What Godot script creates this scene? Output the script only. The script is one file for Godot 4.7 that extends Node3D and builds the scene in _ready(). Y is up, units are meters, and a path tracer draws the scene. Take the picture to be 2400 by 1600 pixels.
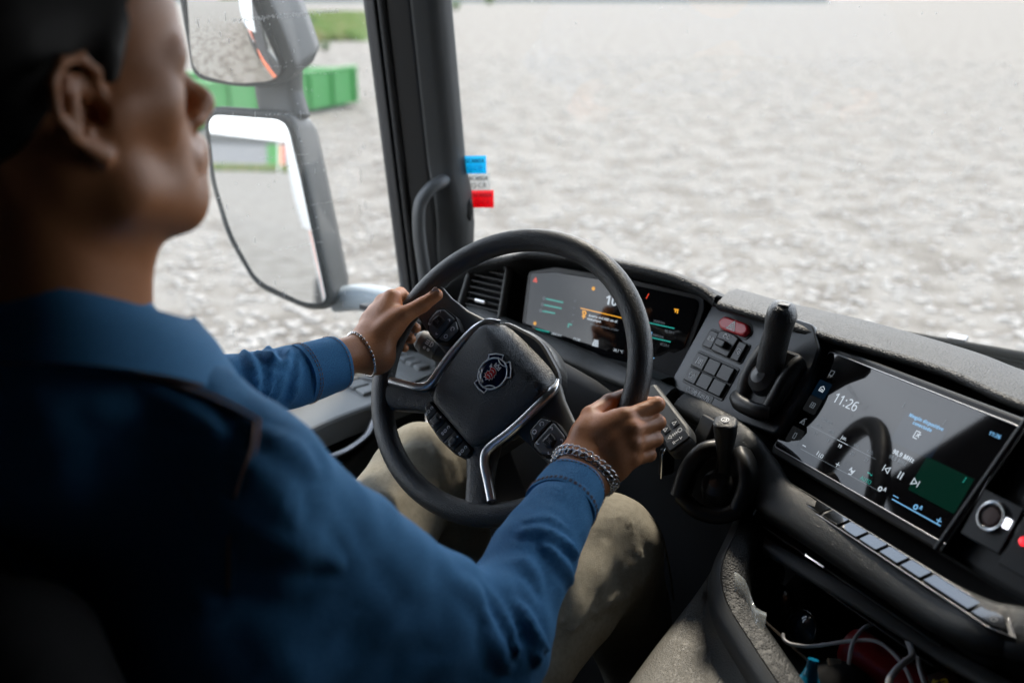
extends Node3D
# A lorry's cab seen over the driver's right shoulder: metres, y up, the lorry heads along -z, the steering wheel's middle at (0, 2.2, 0).

func _ready() -> void:
	var cam := Camera3D.new()
	cam.name = "camera"
	cam.fov = 37.85
	cam.near = 0.05
	cam.far = 2000.0
	cam.position = Vector3(0.749, 2.713, 1.116)
	cam.rotation_degrees = Vector3(-19.15, 33.35, 0.0)
	var lens := CameraAttributesPhysical.new()
	lens.frustum_focal_length = 35.0
	lens.exposure_aperture = 2.9
	lens.frustum_focus_distance = 1.42
	cam.attributes = lens
	add_child(cam)
	cam.current = true
	cam.fov = 37.85
	var env := Environment.new()
	env.background_mode = Environment.BG_SKY
	env.tonemap_mode = Environment.TONE_MAPPER_LINEAR
	env.tonemap_exposure = EXPOSURE
	env.sdfgi_enabled = true
	env.ssao_enabled = true
	env.ssil_enabled = true
	var sky := Sky.new()
	var sm := ProceduralSkyMaterial.new()
	sm.sky_top_color = Color(0.60, 0.66, 0.74)
	sm.sky_horizon_color = Color(0.87, 0.885, 0.895)
	sm.sky_curve = 0.18
	sm.ground_bottom_color = Color(0.42, 0.40, 0.38)
	sm.ground_horizon_color = Color(0.74, 0.76, 0.78)
	sm.sun_angle_max = 20.0
	sm.sky_cover = noise_tex(5, 0.006, 1024, FastNoiseLite.TYPE_SIMPLEX_SMOOTH, 5, false, 1.0, cloud_ramp())
	sm.sky_cover_modulate = Color(1, 1, 1, 0.5)
	sm.energy_multiplier = SKY_ENERGY
	sky.sky_material = sm
	env.sky = sky
	var we := WorldEnvironment.new()
	we.name = "world_environment"
	we.environment = env
	add_child(we)
	var sun := DirectionalLight3D.new()
	sun.name = "sun"
	sun.light_energy = 0.65
	sun.light_angular_distance = 6.0
	sun.light_color = Color(1.0, 0.955, 0.88)
	sun.rotation_degrees = Vector3(-49.0, 200.0, 0.0)
	sun.shadow_enabled = true
	add_child(sun)
	make_materials()
	build_yard()
	build_cab()
	build_truck_outside()
	build_dashboard()
	build_wheel()
	build_clutter()
	build_driver()

const EXPOSURE := 2.9
const SKY_ENERGY := 1.9

func cloud_ramp() -> Gradient:
	return ramp([[0.0, 0.0, 0.0, 0.0], [0.42, 0.02, 0.02, 0.02], [0.55, 0.5, 0.5, 0.5], [0.75, 0.95, 0.95, 0.95], [1.0, 1.0, 1.0, 1.0]])

func make_materials() -> void:
	var grain := noise_tex(11, 0.11, 512, FastNoiseLite.TYPE_CELLULAR, 1, true, 5.0)
	var fine := noise_tex(12, 0.25, 512, FastNoiseLite.TYPE_SIMPLEX, 3, true, 3.0)
	var mottle := noise_tex(13, 0.03, 512, FastNoiseLite.TYPE_SIMPLEX, 5, false, 1.0, ramp([[0.0, 0.72, 0.72, 0.72], [0.5, 0.9, 0.9, 0.9], [1.0, 1.0, 1.0, 1.0]]))
	var m := mk("leather", lin(0.034, 0.037, 0.039), 0.42)
	m.normal_enabled = true
	m.normal_texture = grain
	m.normal_scale = 0.55
	tri(m, 7.0)
	m = mk("pad", lin(0.048, 0.052, 0.055), 0.44)
	m.normal_enabled = true
	m.normal_texture = grain
	m.normal_scale = 0.5
	tri(m, 6.0)
	m = mk("soft_dash", lin(0.020, 0.022, 0.023), 0.58)
	m.normal_enabled = true
	m.normal_texture = grain
	m.normal_scale = 0.7
	tri(m, 4.5)
	m = mk("hard_dash", lin(0.018, 0.019, 0.021), 0.55)
	m.normal_enabled = true
	m.normal_texture = fine
	m.normal_scale = 0.3
	tri(m, 6.0)
	m = mk("ledge", lin(0.024, 0.026, 0.026), 0.38)
	m.normal_enabled = true
	m.normal_texture = noise_tex(14, 0.14, 512, FastNoiseLite.TYPE_CELLULAR, 1, true, 8.0)
	m.normal_scale = 0.45
	tri(m, 11.0)
	m = mk("trim_grey", lin(0.080, 0.085, 0.088), 0.45)
	m.normal_enabled = true
	m.normal_texture = fine
	m.normal_scale = 0.2
	tri(m, 5.0)
	m = mk("pillar_grey", lin(0.050, 0.053, 0.053), 0.62)
	m.normal_enabled = true
	m.normal_texture = fine
	m.normal_scale = 0.2
	tri(m, 5.0)
	m = mk("armrest_grey", lin(0.22, 0.23, 0.23), 0.5)
	m.normal_enabled = true
	m.normal_texture = fine
	m.normal_scale = 0.25
	tri(m, 5.0)
	mk("panel_satin", lin(0.040, 0.048, 0.058), 0.34)
	mk("black_plastic", lin(0.012, 0.013, 0.014), 0.42)
	mk("button_black", lin(0.022, 0.0235, 0.025), 0.36)
	mk("rubber", lin(0.010, 0.010, 0.010), 0.75)
	mk("void", lin(0.006, 0.006, 0.007), 0.8)
	mk("cabin_lining", lin(0.030, 0.030, 0.032), 0.9)
	mk("carpet", lin(0.012, 0.012, 0.012), 0.95)
	mk("gloss_black", lin(0.006, 0.006, 0.007), 0.04)
	m = mk("key_gloss", lin(0.010, 0.011, 0.012), 0.06)
	m.clearcoat_enabled = true
	m.clearcoat = 1.0
	m.clearcoat_roughness = 0.03
	m.metallic_specular = 1.0
	mk("chrome", lin(0.82, 0.83, 0.84), 0.14, 1.0)
	mk("satin_silver", lin(0.80, 0.81, 0.82), 0.30, 1.0)
	mk("keypad_grey", lin(0.11, 0.117, 0.12), 0.42)
	mk("badge_white", lin(0.75, 0.76, 0.77), 0.25, 0.2)
	mk("dark_silver", lin(0.30, 0.30, 0.31), 0.3, 1.0)
	mk("socket_ball", lin(0.05, 0.052, 0.055), 0.3)
	mk("steel", lin(0.72, 0.71, 0.71), 0.16, 1.0)
	mk("mirror_glass", lin(0.86, 0.87, 0.87), 0.0, 1.0)
	m = mk("mirror_shell", lin(0.020, 0.022, 0.022), 0.5)
	m.normal_enabled = true
	m.normal_texture = fine
	m.normal_scale = 0.25
	tri(m, 4.0)
	mk("print_white", lin(0.90, 0.91, 0.92), 0.6)
	mk("print_grey", lin(0.22, 0.23, 0.24), 0.6)
	mk("emboss", lin(0.004, 0.004, 0.004), 0.6)
	m = mk("hazard_red", lin(0.60, 0.016, 0.028), 0.32)
	m.clearcoat_enabled = true
	m.clearcoat = 0.3
	mk("emblem_blue", lin(0.006, 0.010, 0.030), 0.12)
	mk("emblem_red", lin(0.42, 0.012, 0.016), 0.25)
	mk("cable_white", lin(0.62, 0.62, 0.66), 0.4)
	mk("paint_white", lin(0.72, 0.75, 0.77), 0.25)
	m = mk("paint_orange", lin(0.85, 0.13, 0.012), 0.3)
	m.clearcoat_enabled = true
	mk("paint_green", lin(0.045, 0.24, 0.055), 0.5).albedo_texture = mottle
	tri(mats.paint_green, 0.6)
	mk("glass_print", lin(0.02, 0.02, 0.02), 0.5)
	mk("print_dark_red", lin(0.12, 0.005, 0.03), 0.5)
	mk("print_soft_blue", lin(0.0, 0.30, 0.72), 0.5)
	mk("cable_grey", lin(0.25, 0.25, 0.27), 0.5)
	mk("strap_brown", lin(0.13, 0.10, 0.075), 0.7)
	mk("tin_red", lin(0.30, 0.012, 0.02), 0.3)
	mk("tin_dark", lin(0.05, 0.02, 0.02), 0.4)
	mk("print_yellow", lin(0.55, 0.40, 0.02), 0.5)
	mk("blue_liquid", lin(0.006, 0.13, 0.24), 0.08)
	mk("lens_blue", lin(0.008, 0.02, 0.035), 0.03)
	m = mk("console_grey", lin(0.17, 0.165, 0.15), 0.55)
	m.normal_enabled = true
	m.normal_texture = noise_tex(15, 0.16, 512, FastNoiseLite.TYPE_CELLULAR, 1, true, 6.0)
	m.normal_scale = 0.6
	tri(m, 6.0)
	m = mk("curtain", lin(0.02, 0.02, 0.024), 0.95)  # cloth of the out-of-view curtain and sunblind
	mk("button_brown", lin(0.12, 0.055, 0.045), 0.45)
	mk("print_soft_red", lin(0.55, 0.0, 0.03), 0.5)
	mk("paint_grey", lin(0.20, 0.24, 0.27), 0.4)
	# panes
	m = mk("pane", lin(0.86, 0.93, 0.90, 0.05), 0.0)
	m.transparency = BaseMaterial3D.TRANSPARENCY_ALPHA
	m = mk("droplet", lin(0.85, 0.86, 0.86, 0.55), 0.2)
	m.transparency = BaseMaterial3D.TRANSPARENCY_ALPHA
	m = mk("film", lin(0.7, 0.75, 0.76, 0.22), 0.08)
	m.transparency = BaseMaterial3D.TRANSPARENCY_ALPHA
	m = mk("sticker_blue", lin(0.02, 0.62, 0.97), 0.4)
	m.backlight_enabled = true
	m.backlight = lin(0.04, 0.75, 1.0)
	m = mk("sticker_red", lin(0.85, 0.01, 0.04), 0.4)
	m.backlight_enabled = true
	m.backlight = lin(0.95, 0.02, 0.06)
	# ground
	var stones := noise_tex(21, 0.035, 1024, FastNoiseLite.TYPE_CELLULAR, 2, false, 1.0, ramp([[0.0, 0.13, 0.120, 0.107], [0.25, 0.21, 0.197, 0.178], [0.5, 0.29, 0.274, 0.25], [1.0, 0.48, 0.46, 0.425]]))
	var patches := noise_tex(22, 0.008, 1024, FastNoiseLite.TYPE_SIMPLEX, 5, false, 1.0, ramp([[0.0, 0.45, 0.41, 0.37], [0.38, 0.72, 0.69, 0.65], [0.58, 0.92, 0.905, 0.88], [1.0, 1.0, 1.0, 1.0]]))
	m = mk("gravel", lin(0.92, 0.91, 0.89), 0.95)
	m.albedo_texture = stones
	m.normal_enabled = true
	m.normal_texture = noise_tex(21, 0.035, 1024, FastNoiseLite.TYPE_CELLULAR, 2, true, 10.0)
	m.normal_scale = 0.8
	m.detail_enabled = true
	m.detail_albedo = patches
	m.detail_blend_mode = BaseMaterial3D.BLEND_MODE_MUL
	m.detail_uv_layer = BaseMaterial3D.DETAIL_UV_2
	m.uv2_triplanar = true
	m.uv2_world_triplanar = true
	m.uv2_scale = Vector3.ONE * 0.13
	tri(m, 1.2)
	mk("stone_pale", lin(0.33, 0.31, 0.28), 0.9)
	m = mk("grass", lin(0.11, 0.17, 0.04), 0.8)
	m.backlight_enabled = true
	m.backlight = lin(0.05, 0.09, 0.015)
	mk("straw", lin(0.28, 0.25, 0.11), 0.9)
	m = mk("leaf", lin(0.05, 0.095, 0.025), 0.7)
	m.backlight_enabled = true
	m.backlight = lin(0.04, 0.08, 0.012)
	mk("wood", lin(0.06, 0.045, 0.03), 0.9)
	mk("wall_grey", lin(0.20, 0.21, 0.23), 0.8)
	mk("wall_dark", lin(0.08, 0.085, 0.09), 0.8)
	mk("hill", lin(0.03, 0.045, 0.04), 1.0)
	# people
	m = mk("skin", lin(0.50, 0.212, 0.092), 0.46)
	m.albedo_texture = noise_tex(31, 0.05, 512, FastNoiseLite.TYPE_SIMPLEX, 5, false, 1.0, ramp([[0.0, 0.78, 0.70, 0.66], [0.5, 0.95, 0.92, 0.90], [1.0, 1.0, 1.0, 1.0]]))
	m.normal_enabled = true
	m.normal_texture = noise_tex(32, 0.2, 512, FastNoiseLite.TYPE_CELLULAR, 2, true, 3.0)
	m.normal_scale = 0.25
	tri(m, 9.0)
	mk("eye_white", lin(0.6, 0.57, 0.54), 0.2)
	mk("nail", lin(0.50, 0.30, 0.23), 0.3)
	mk("hair", lin(0.010, 0.008, 0.007), 0.6)
	m = mk("denim", lin(0.040, 0.215, 0.44), 0.85)
	m.albedo_texture = noise_tex(33, 0.085, 1024, FastNoiseLite.TYPE_SIMPLEX, 4, false, 1.0, ramp([[0.0, 0.22, 0.30, 0.38], [0.38, 0.60, 0.65, 0.70], [0.62, 1.0, 1.0, 1.0], [1.0, 1.0, 1.0, 1.0]]))
	m.normal_enabled = true
	m.normal_texture = noise_tex(34, 0.35, 512, FastNoiseLite.TYPE_SIMPLEX, 2, true, 5.0)
	m.normal_scale = 0.5
	m.rim_enabled = true
	m.rim = 0.25
	tri(m, 6.0)
	m = mk("thread", lin(0.32, 0.19, 0.14), 0.8)
	m = mk("chino", lin(0.26, 0.238, 0.185), 0.9)
	m.albedo_texture = noise_tex(35, 0.02, 1024, FastNoiseLite.TYPE_SIMPLEX, 6, false, 1.0, ramp([[0.0, 0.80, 0.78, 0.75], [0.4, 0.92, 0.91, 0.90], [0.6, 1.0, 1.0, 1.0], [1.0, 1.0, 1.0, 1.0]]))
	m.normal_enabled = true
	m.normal_texture = noise_tex(36, 0.4, 512, FastNoiseLite.TYPE_SIMPLEX, 2, true, 4.0)
	m.normal_scale = 0.35
	tri(m, 4.0)
	m = mk("seat_cloth", lin(0.007, 0.007, 0.0075), 0.95)
	# lit screens: only what shines
	glow("screen_white", 0.75, 0.85, 0.95, 0.2338)
	glow("screen_dim", 0.55, 0.65, 0.75, 0.066)
	glow("screen_orange", 1.0, 0.45, 0.04, 0.303)
	glow("screen_red", 1.0, 0.10, 0.05, 0.275)
	glow("screen_teal", 0.05, 0.62, 0.52, 0.154)
	glow("screen_blue", 0.25, 0.60, 1.0, 0.248)
	glow("screen_tile", 0.10, 0.35, 0.75, 0.0066)
	glow("screen_green_tile", 0.0, 0.55, 0.32, 0.0098)
	glow("screen_grey", 0.5, 0.55, 0.6, 0.0055)
	glow("led_white", 0.85, 0.88, 1.0, 1.6)
	glow("led_red", 1.0, 0.02, 0.03, 0.9)

func glow(called: String, r: float, g: float, b: float, e: float) -> void:
	var m := mk(called, lin(0.006, 0.006, 0.007), 0.04)
	m.emission_enabled = true
	m.emission = lin(r, g, b)
	m.emission_energy_multiplier = e
# ---------------------------------------------------------------- helpers
var mats := {}
var counts := {}

func lin(r: float, g: float, b: float, a := 1.0) -> Color:
	var c := Color(r, g, b).linear_to_srgb()
	c.a = a
	return c

func noise_tex(seed_: int, freq: float, size: int, kind: int, octaves: int, as_normal := false, strength := 4.0, ramp: Gradient = null) -> NoiseTexture2D:
	var f := FastNoiseLite.new()
	f.seed = seed_
	f.noise_type = kind as FastNoiseLite.NoiseType
	f.frequency = freq
	f.fractal_octaves = octaves
	if kind == FastNoiseLite.TYPE_CELLULAR:
		f.cellular_return_type = FastNoiseLite.RETURN_DISTANCE2_SUB
	var t := NoiseTexture2D.new()
	t.width = size
	t.height = size
	t.seamless = true
	t.noise = f
	t.as_normal_map = as_normal
	t.bump_strength = strength
	if ramp:
		t.color_ramp = ramp
	return t

func ramp(stops: Array) -> Gradient:
	var g := Gradient.new()
	var o := PackedFloat32Array()
	var c := PackedColorArray()
	for s in stops:
		o.append(s[0])
		c.append(lin(s[1], s[2], s[3]))
	g.offsets = o
	g.colors = c
	return g

func mk(called: String, c: Color, rough: float, metal := 0.0) -> StandardMaterial3D:
	var m := StandardMaterial3D.new()
	m.albedo_color = c
	m.roughness = rough
	m.metallic = metal
	mats[called] = m
	return m

func tri(m: StandardMaterial3D, scale_: float) -> void:
	m.uv1_triplanar = true
	m.uv1_world_triplanar = true
	m.uv1_scale = Vector3.ONE * scale_

func numbered(called: String) -> String:
	var k: int = counts.get(called, 0)
	counts[called] = k + 1
	return called if k == 0 else "%s_%03d" % [called, k]

func thing(called: String, label: String, category: String, group := "", xf := Transform3D()) -> Node3D:
	var o := Node3D.new()
	o.name = numbered(called)
	o.transform = xf
	add_child(o)
	o.set_meta("label", label)
	o.set_meta("category", category)
	if group != "":
		o.set_meta("group", group)
	return o

func tag(o: Node3D, label: String, category: String, group := "") -> Node3D:
	o.set_meta("label", label)
	o.set_meta("category", category)
	if group != "":
		o.set_meta("group", group)
	return o

func put(mesh: Mesh, called: String, m: Material, parent: Node3D = null, xf := Transform3D()) -> MeshInstance3D:
	var o := MeshInstance3D.new()
	o.name = called if parent else numbered(called)
	o.mesh = mesh
	o.material_override = m
	o.transform = xf
	(parent if parent else self).add_child(o, true)
	return o

func setting(mesh: Mesh, called: String, m: Material, xf := Transform3D()) -> MeshInstance3D:
	var o := put(mesh, called, m, null, xf)
	o.set_meta("kind", "structure")
	return o

func frame(o: Vector3, yaw: float, el: float, roll := 0.0) -> Transform3D:
	var y := deg_to_rad(yaw)
	var e := deg_to_rad(el)
	var n := Vector3(sin(y) * cos(e), sin(e), cos(y) * cos(e))
	var u := Vector3(cos(y), 0, -sin(y))
	var t := Transform3D(Basis(u, n.cross(u), n), o)
	return t * Transform3D(Basis(Vector3(0, 0, 1), deg_to_rad(roll)), Vector3.ZERO)

func shift(x: float, y: float, z := 0.0, turn := 0.0) -> Transform3D:   # millimetres in a frame, turned about its normal
	return Transform3D(Basis(Vector3(0, 0, 1), deg_to_rad(turn)), Vector3(x, y, z) * 0.001)

# a mesh under construction: flat faces get their own corners, smooth grids share theirs
class MB:
	var v := PackedVector3Array()
	var n := PackedVector3Array()
	var i := PackedInt32Array()
	func tri3(a: Vector3, b: Vector3, c: Vector3) -> void:
		var q := (c - a).cross(b - a).normalized()
		var k := v.size()
		v.append_array(PackedVector3Array([a, b, c]))
		n.append_array(PackedVector3Array([q, q, q]))
		i.append_array(PackedInt32Array([k, k + 1, k + 2]))
	func quad(a: Vector3, b: Vector3, c: Vector3, d: Vector3) -> void:
		var q := (c - a).cross(b - a) + (d - a).cross(c - a)
		q = q.normalized()
		var k := v.size()
		v.append_array(PackedVector3Array([a, b, c, d]))
		n.append_array(PackedVector3Array([q, q, q, q]))
		i.append_array(PackedInt32Array([k, k + 1, k + 2, k, k + 2, k + 3]))
	func grid(rows: Array, wrap: bool, wrap_rows := false) -> void:
		var h := rows.size()
		var w: int = rows[0].size()
		var k := v.size()
		for r in rows:
			v.append_array(r)
		var acc := PackedVector3Array()
		acc.resize(h * w)
		for y in (h if wrap_rows else h - 1):
			var y2 := (y + 1) % h
			for x in (w if wrap else w - 1):
				var x2 := (x + 1) % w
				var a := y * w + x
				var b := y * w + x2
				var c := y2 * w + x2
				var d := y2 * w + x
				var va := v[k + a]
				var vb := v[k + b]
				var vc := v[k + c]
				var vd := v[k + d]
				var q := (vc - va).cross(vb - va) + (vd - va).cross(vc - va)
				acc[a] += q
				acc[b] += q
				acc[c] += q
				acc[d] += q
				i.append_array(PackedInt32Array([k + a, k + b, k + c, k + a, k + c, k + d]))
		for x in h * w:
			n.append(acc[x].normalized())
	func fan(ring: PackedVector3Array, out: Vector3) -> void:
		var c := Vector3.ZERO
		for p in ring:
			c += p
		c /= ring.size()
		var k := v.size()
		v.append(c)
		v.append_array(ring)
		for x in ring.size() + 1:
			n.append(out)
		var m := ring.size()
		for x in m:
			var a := k + 1 + x
			var b := k + 1 + (x + 1) % m
			var q := (v[b] - c).cross(v[a] - c)
			if q.dot(out) > 0.0:
				i.append_array(PackedInt32Array([k, a, b]))
			else:
				i.append_array(PackedInt32Array([k, b, a]))
	func add_mb(o: MB, t: Transform3D) -> void:
		var k := v.size()
		for x in o.v.size():
			v.append(t * o.v[x])
			n.append((t.basis * o.n[x]).normalized())
		for x in o.i:
			i.append(x + k)
	func done() -> ArrayMesh:
		var arr := []
		arr.resize(Mesh.ARRAY_MAX)
		arr[Mesh.ARRAY_VERTEX] = v
		arr[Mesh.ARRAY_NORMAL] = n
		arr[Mesh.ARRAY_INDEX] = i
		var m := ArrayMesh.new()
		m.add_surface_from_arrays(Mesh.PRIMITIVE_TRIANGLES, arr)
		return m

func rrect(w: float, h: float, r: float, seg := 4) -> PackedVector2Array:
	var p := PackedVector2Array()
	r = minf(r, minf(w, h) * 0.499)
	for c in 4:
		var cx: float = (w / 2 - r) * (1 if c == 0 or c == 3 else -1)
		var cy: float = (h / 2 - r) * (1 if c < 2 else -1)
		for s in seg + 1:
			var a := (c + float(s) / seg) * PI / 2
			p.append(Vector2(cx + cos(a) * r, cy + sin(a) * r))
	return p

func poly(xy: Array, scale_ := 0.001) -> PackedVector2Array:
	var p := PackedVector2Array()
	for k in range(0, xy.size(), 2):
		p.append(Vector2(xy[k], xy[k + 1]) * scale_)
	return p

func round_poly(p: PackedVector2Array, r: float, seg := 3) -> PackedVector2Array:
	var out := PackedVector2Array()
	var m := p.size()
	for k in m:
		var a := p[(k + m - 1) % m]
		var b := p[k]
		var c := p[(k + 1) % m]
		var l := minf(r, minf(a.distance_to(b), c.distance_to(b)) * 0.45)
		var p0 := b + (a - b).normalized() * l
		var p1 := b + (c - b).normalized() * l
		for s in seg + 1:
			var t := float(s) / seg
			out.append(p0.lerp(b, t).lerp(b.lerp(p1, t), t))
	return out

func inset(p: PackedVector2Array, d: float) -> PackedVector2Array:
	var out := PackedVector2Array()
	var m := p.size()
	for k in m:
		var e0 := (p[k] - p[(k + m - 1) % m]).normalized()
		var e1 := (p[(k + 1) % m] - p[k]).normalized()
		var n0 := Vector2(-e0.y, e0.x)
		var n1 := Vector2(-e1.y, e1.x)
		var b := n0 + n1
		b = b / maxf(b.length_squared() * 0.5, 0.3) if b.length() > 0.01 else n0
		out.append(p[k] + b * d)
	return out

# polygon (counter-clockwise) extruded from z0 to z1 with a chamfer round the top, and round the bottom too if asked for
func prism(p: PackedVector2Array, z0: float, z1: float, bevel := 0.0, both := false, into: MB = null, t := Transform3D()) -> MB:
	if Geometry2D.is_polygon_clockwise(p):
		p = p.duplicate()
		p.reverse()
	var b := into if into else MB.new()
	var levels := []
	if both and bevel > 0.0:
		levels.append([inset(p, bevel), z0])
		levels.append([p, z0 + bevel])
	else:
		levels.append([p, z0])
	if bevel > 0.0:
		levels.append([p, z1 - bevel])
		levels.append([inset(p, bevel * 0.35), z1 - bevel * 0.3])
		levels.append([inset(p, bevel), z1])
	else:
		levels.append([p, z1])
	var m := p.size()
	for l in levels.size() - 1:
		var lo: PackedVector2Array = levels[l][0]
		var hi: PackedVector2Array = levels[l + 1][0]
		var za: float = levels[l][1]
		var zb: float = levels[l + 1][1]
		for k in m:
			var k2 := (k + 1) % m
			b.quad(t * Vector3(lo[k].x, lo[k].y, za), t * Vector3(hi[k].x, hi[k].y, zb), t * Vector3(hi[k2].x, hi[k2].y, zb), t * Vector3(lo[k2].x, lo[k2].y, za))
	for side in 2:
		var q: PackedVector2Array = levels[0 if side == 0 else levels.size() - 1][0]
		var z: float = levels[0 if side == 0 else levels.size() - 1][1]
		var ix := Geometry2D.triangulate_polygon(q)
		for k in range(0, ix.size(), 3):
			var a := q[ix[k]]
			var c := q[ix[k + 1]]
			var d := q[ix[k + 2]]
			var flip := (c - a).cross(d - a) > 0.0
			if flip == (side == 1):
				b.tri3(t * Vector3(a.x, a.y, z), t * Vector3(d.x, d.y, z), t * Vector3(c.x, c.y, z))
			else:
				b.tri3(t * Vector3(a.x, a.y, z), t * Vector3(c.x, c.y, z), t * Vector3(d.x, d.y, z))
	return b

func cbox(sx: float, sy: float, sz: float, bevel := 0.002, corner := -1.0) -> ArrayMesh:
	return prism(rrect(sx, sy, bevel if corner < 0.0 else corner, 2 if corner < 0.0 else 4), -sz / 2, sz / 2, bevel, true).done()

func curve(pts: PackedVector3Array, per: int, closed := false) -> PackedVector3Array:
	var out := PackedVector3Array()
	var m := pts.size()
	for k in (m if closed else m - 1):
		var p0 := pts[(k + m - 1) % m] if closed or k > 0 else pts[0] * 2 - pts[1]
		var p1 := pts[k]
		var p2 := pts[(k + 1) % m]
		var p3 := pts[(k + 2) % m] if closed or k + 2 < m else pts[m - 1] * 2 - pts[m - 2]
		for s in per:
			var t := float(s) / per
			out.append(0.5 * (2.0 * p1 + (p2 - p0) * t + (2.0 * p0 - 5.0 * p1 + 4.0 * p2 - p3) * t * t + (3.0 * p1 - p0 - 3.0 * p2 + p3) * t * t * t))
	if not closed:
		out.append(pts[m - 1])
	return out

# tube along a path; rx, ry: half widths across (along side, along up); up keeps flat sections from twisting
func tube(path: PackedVector3Array, rx: Variant, ry := -1.0, seg := 10, closed := false, up := Vector3.ZERO, into: MB = null, power := 2.0) -> MB:
	var b := into if into else MB.new()
	var rows := []
	var m := path.size()
	var side := Vector3.ZERO
	for k in m:
		var a := path[(k + m - 1) % m] if closed or k > 0 else path[0]
		var c := path[(k + 1) % m] if closed or k < m - 1 else path[m - 1]
		var d := (c - a).normalized()
		if up != Vector3.ZERO:
			side = d.cross(up).normalized()
		elif side == Vector3.ZERO:
			side = d.cross(Vector3.UP if absf(d.y) < 0.9 else Vector3.RIGHT).normalized()
		else:
			side = (side - d * side.dot(d)).normalized()
		var top := side.cross(d)
		var r0: float = rx[k] if rx is PackedFloat32Array or rx is Array else rx
		var r1: float = r0 if ry < 0.0 else ry * (r0 / (rx[0] if rx is PackedFloat32Array or rx is Array else rx))
		var ring := PackedVector3Array()
		for s in seg:
			var t := TAU * s / seg
			var cs := cos(t)
			var sn := sin(t)
			if power != 2.0:
				cs = signf(cs) * pow(absf(cs), 2.0 / power)
				sn = signf(sn) * pow(absf(sn), 2.0 / power)
			ring.append(path[k] + side * cs * r0 + top * sn * r1)
		rows.append(ring)
	b.grid(rows, true, closed)
	if not closed:
		b.fan(rows[0], (path[0] - path[1]).normalized())
		b.fan(rows[m - 1], (path[m - 1] - path[m - 2]).normalized())
	return b

func loft(rows: Array, caps := true, into: MB = null) -> MB:
	var b := into if into else MB.new()
	b.grid(rows, true)
	if caps:
		var c0 := Vector3.ZERO
		var c1 := Vector3.ZERO
		for p in rows[0]:
			c0 += p / rows[0].size()
		for p in rows[1]:
			c1 += p / rows[1].size()
		b.fan(rows[0], (c0 - c1).normalized())
		var e: int = rows.size() - 1
		c0 = Vector3.ZERO
		c1 = Vector3.ZERO
		for p in rows[e]:
			c0 += p / rows[e].size()
		for p in rows[e - 1]:
			c1 += p / rows[e - 1].size()
		b.fan(rows[e], (c0 - c1).normalized())
	return b

func lathe(profile: PackedVector2Array, seg := 20, into: MB = null, t := Transform3D()) -> MB:   # (radius, z)
	var b := into if into else MB.new()
	for k in profile.size() - 1:
		var rows := []
		for q in 2:
			var ring := PackedVector3Array()
			for s in seg:
				var a := -TAU * s / seg
				ring.append(t * Vector3(cos(a) * profile[k + q].x, sin(a) * profile[k + q].x, profile[k + q].y))
			rows.append(ring)
		b.grid(rows, true)
	return b

# a sheet through rows of points, given a thickness along its own normals
func sheet(rows: Array, thick: float) -> MB:
	var b := MB.new()
	b.grid(rows, false)
	var w: int = rows[0].size()
	var h := rows.size()
	var back := []
	for y in h:
		var r := PackedVector3Array()
		for x in w:
			r.append(rows[y][w - 1 - x] - b.n[y * w + w - 1 - x] * thick)
		back.append(r)
	b.grid(back, false)
	for y in h - 1:
		b.quad(rows[y][0], rows[y + 1][0], back[y + 1][w - 1], back[y][w - 1])
		b.quad(rows[y][w - 1], back[y][0], back[y + 1][0], rows[y + 1][w - 1])
	for x in w - 1:
		b.quad(rows[0][x], back[0][w - 1 - x], back[0][w - 2 - x], rows[0][x + 1])
		b.quad(rows[h - 1][x], rows[h - 1][x + 1], back[h - 1][w - 2 - x], back[h - 1][w - 1 - x])
	return b

func writing(words: String, height: float, bold := false, depth := 0.0003) -> TextMesh:
	var t := TextMesh.new()
	var f := SystemFont.new()
	f.font_names = PackedStringArray(["Droid Sans"])
	f.font_weight = 700 if bold else 400
	t.font = f
	t.text = words
	t.font_size = 24
	t.pixel_size = height / 24.0 * 1.35
	t.depth = depth
	t.curve_step = 4.0
	return t

# flat strokes (line icons): list of polylines in mm, drawn as thin bars on a frame
func strokes(lines: Array, width: float, z0 := 0.0, z1 := 0.0003) -> ArrayMesh:
	var b := MB.new()
	for l in lines:
		for k in range(0, l.size() - 2, 2):
			var a := Vector2(l[k], l[k + 1]) * 0.001
			var c := Vector2(l[k + 2], l[k + 3]) * 0.001
			var d := (c - a).normalized() * width * 0.00066
			var s := Vector2(-d.y, d.x)
			prism(PackedVector2Array([a - d - s, c + d - s, c + d + s, a - d + s]), z0, z1, 0.0, false, b)
	return b.done()

func ring_line(cx: float, cy: float, r: float, seg := 10, a0 := 0.0, a1 := 360.0) -> Array:
	var l := []
	for k in seg + 1:
		var a := deg_to_rad(lerpf(a0, a1, float(k) / seg))
		l.append_array([cx + cos(a) * r, cy + sin(a) * r])
	return l

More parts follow.
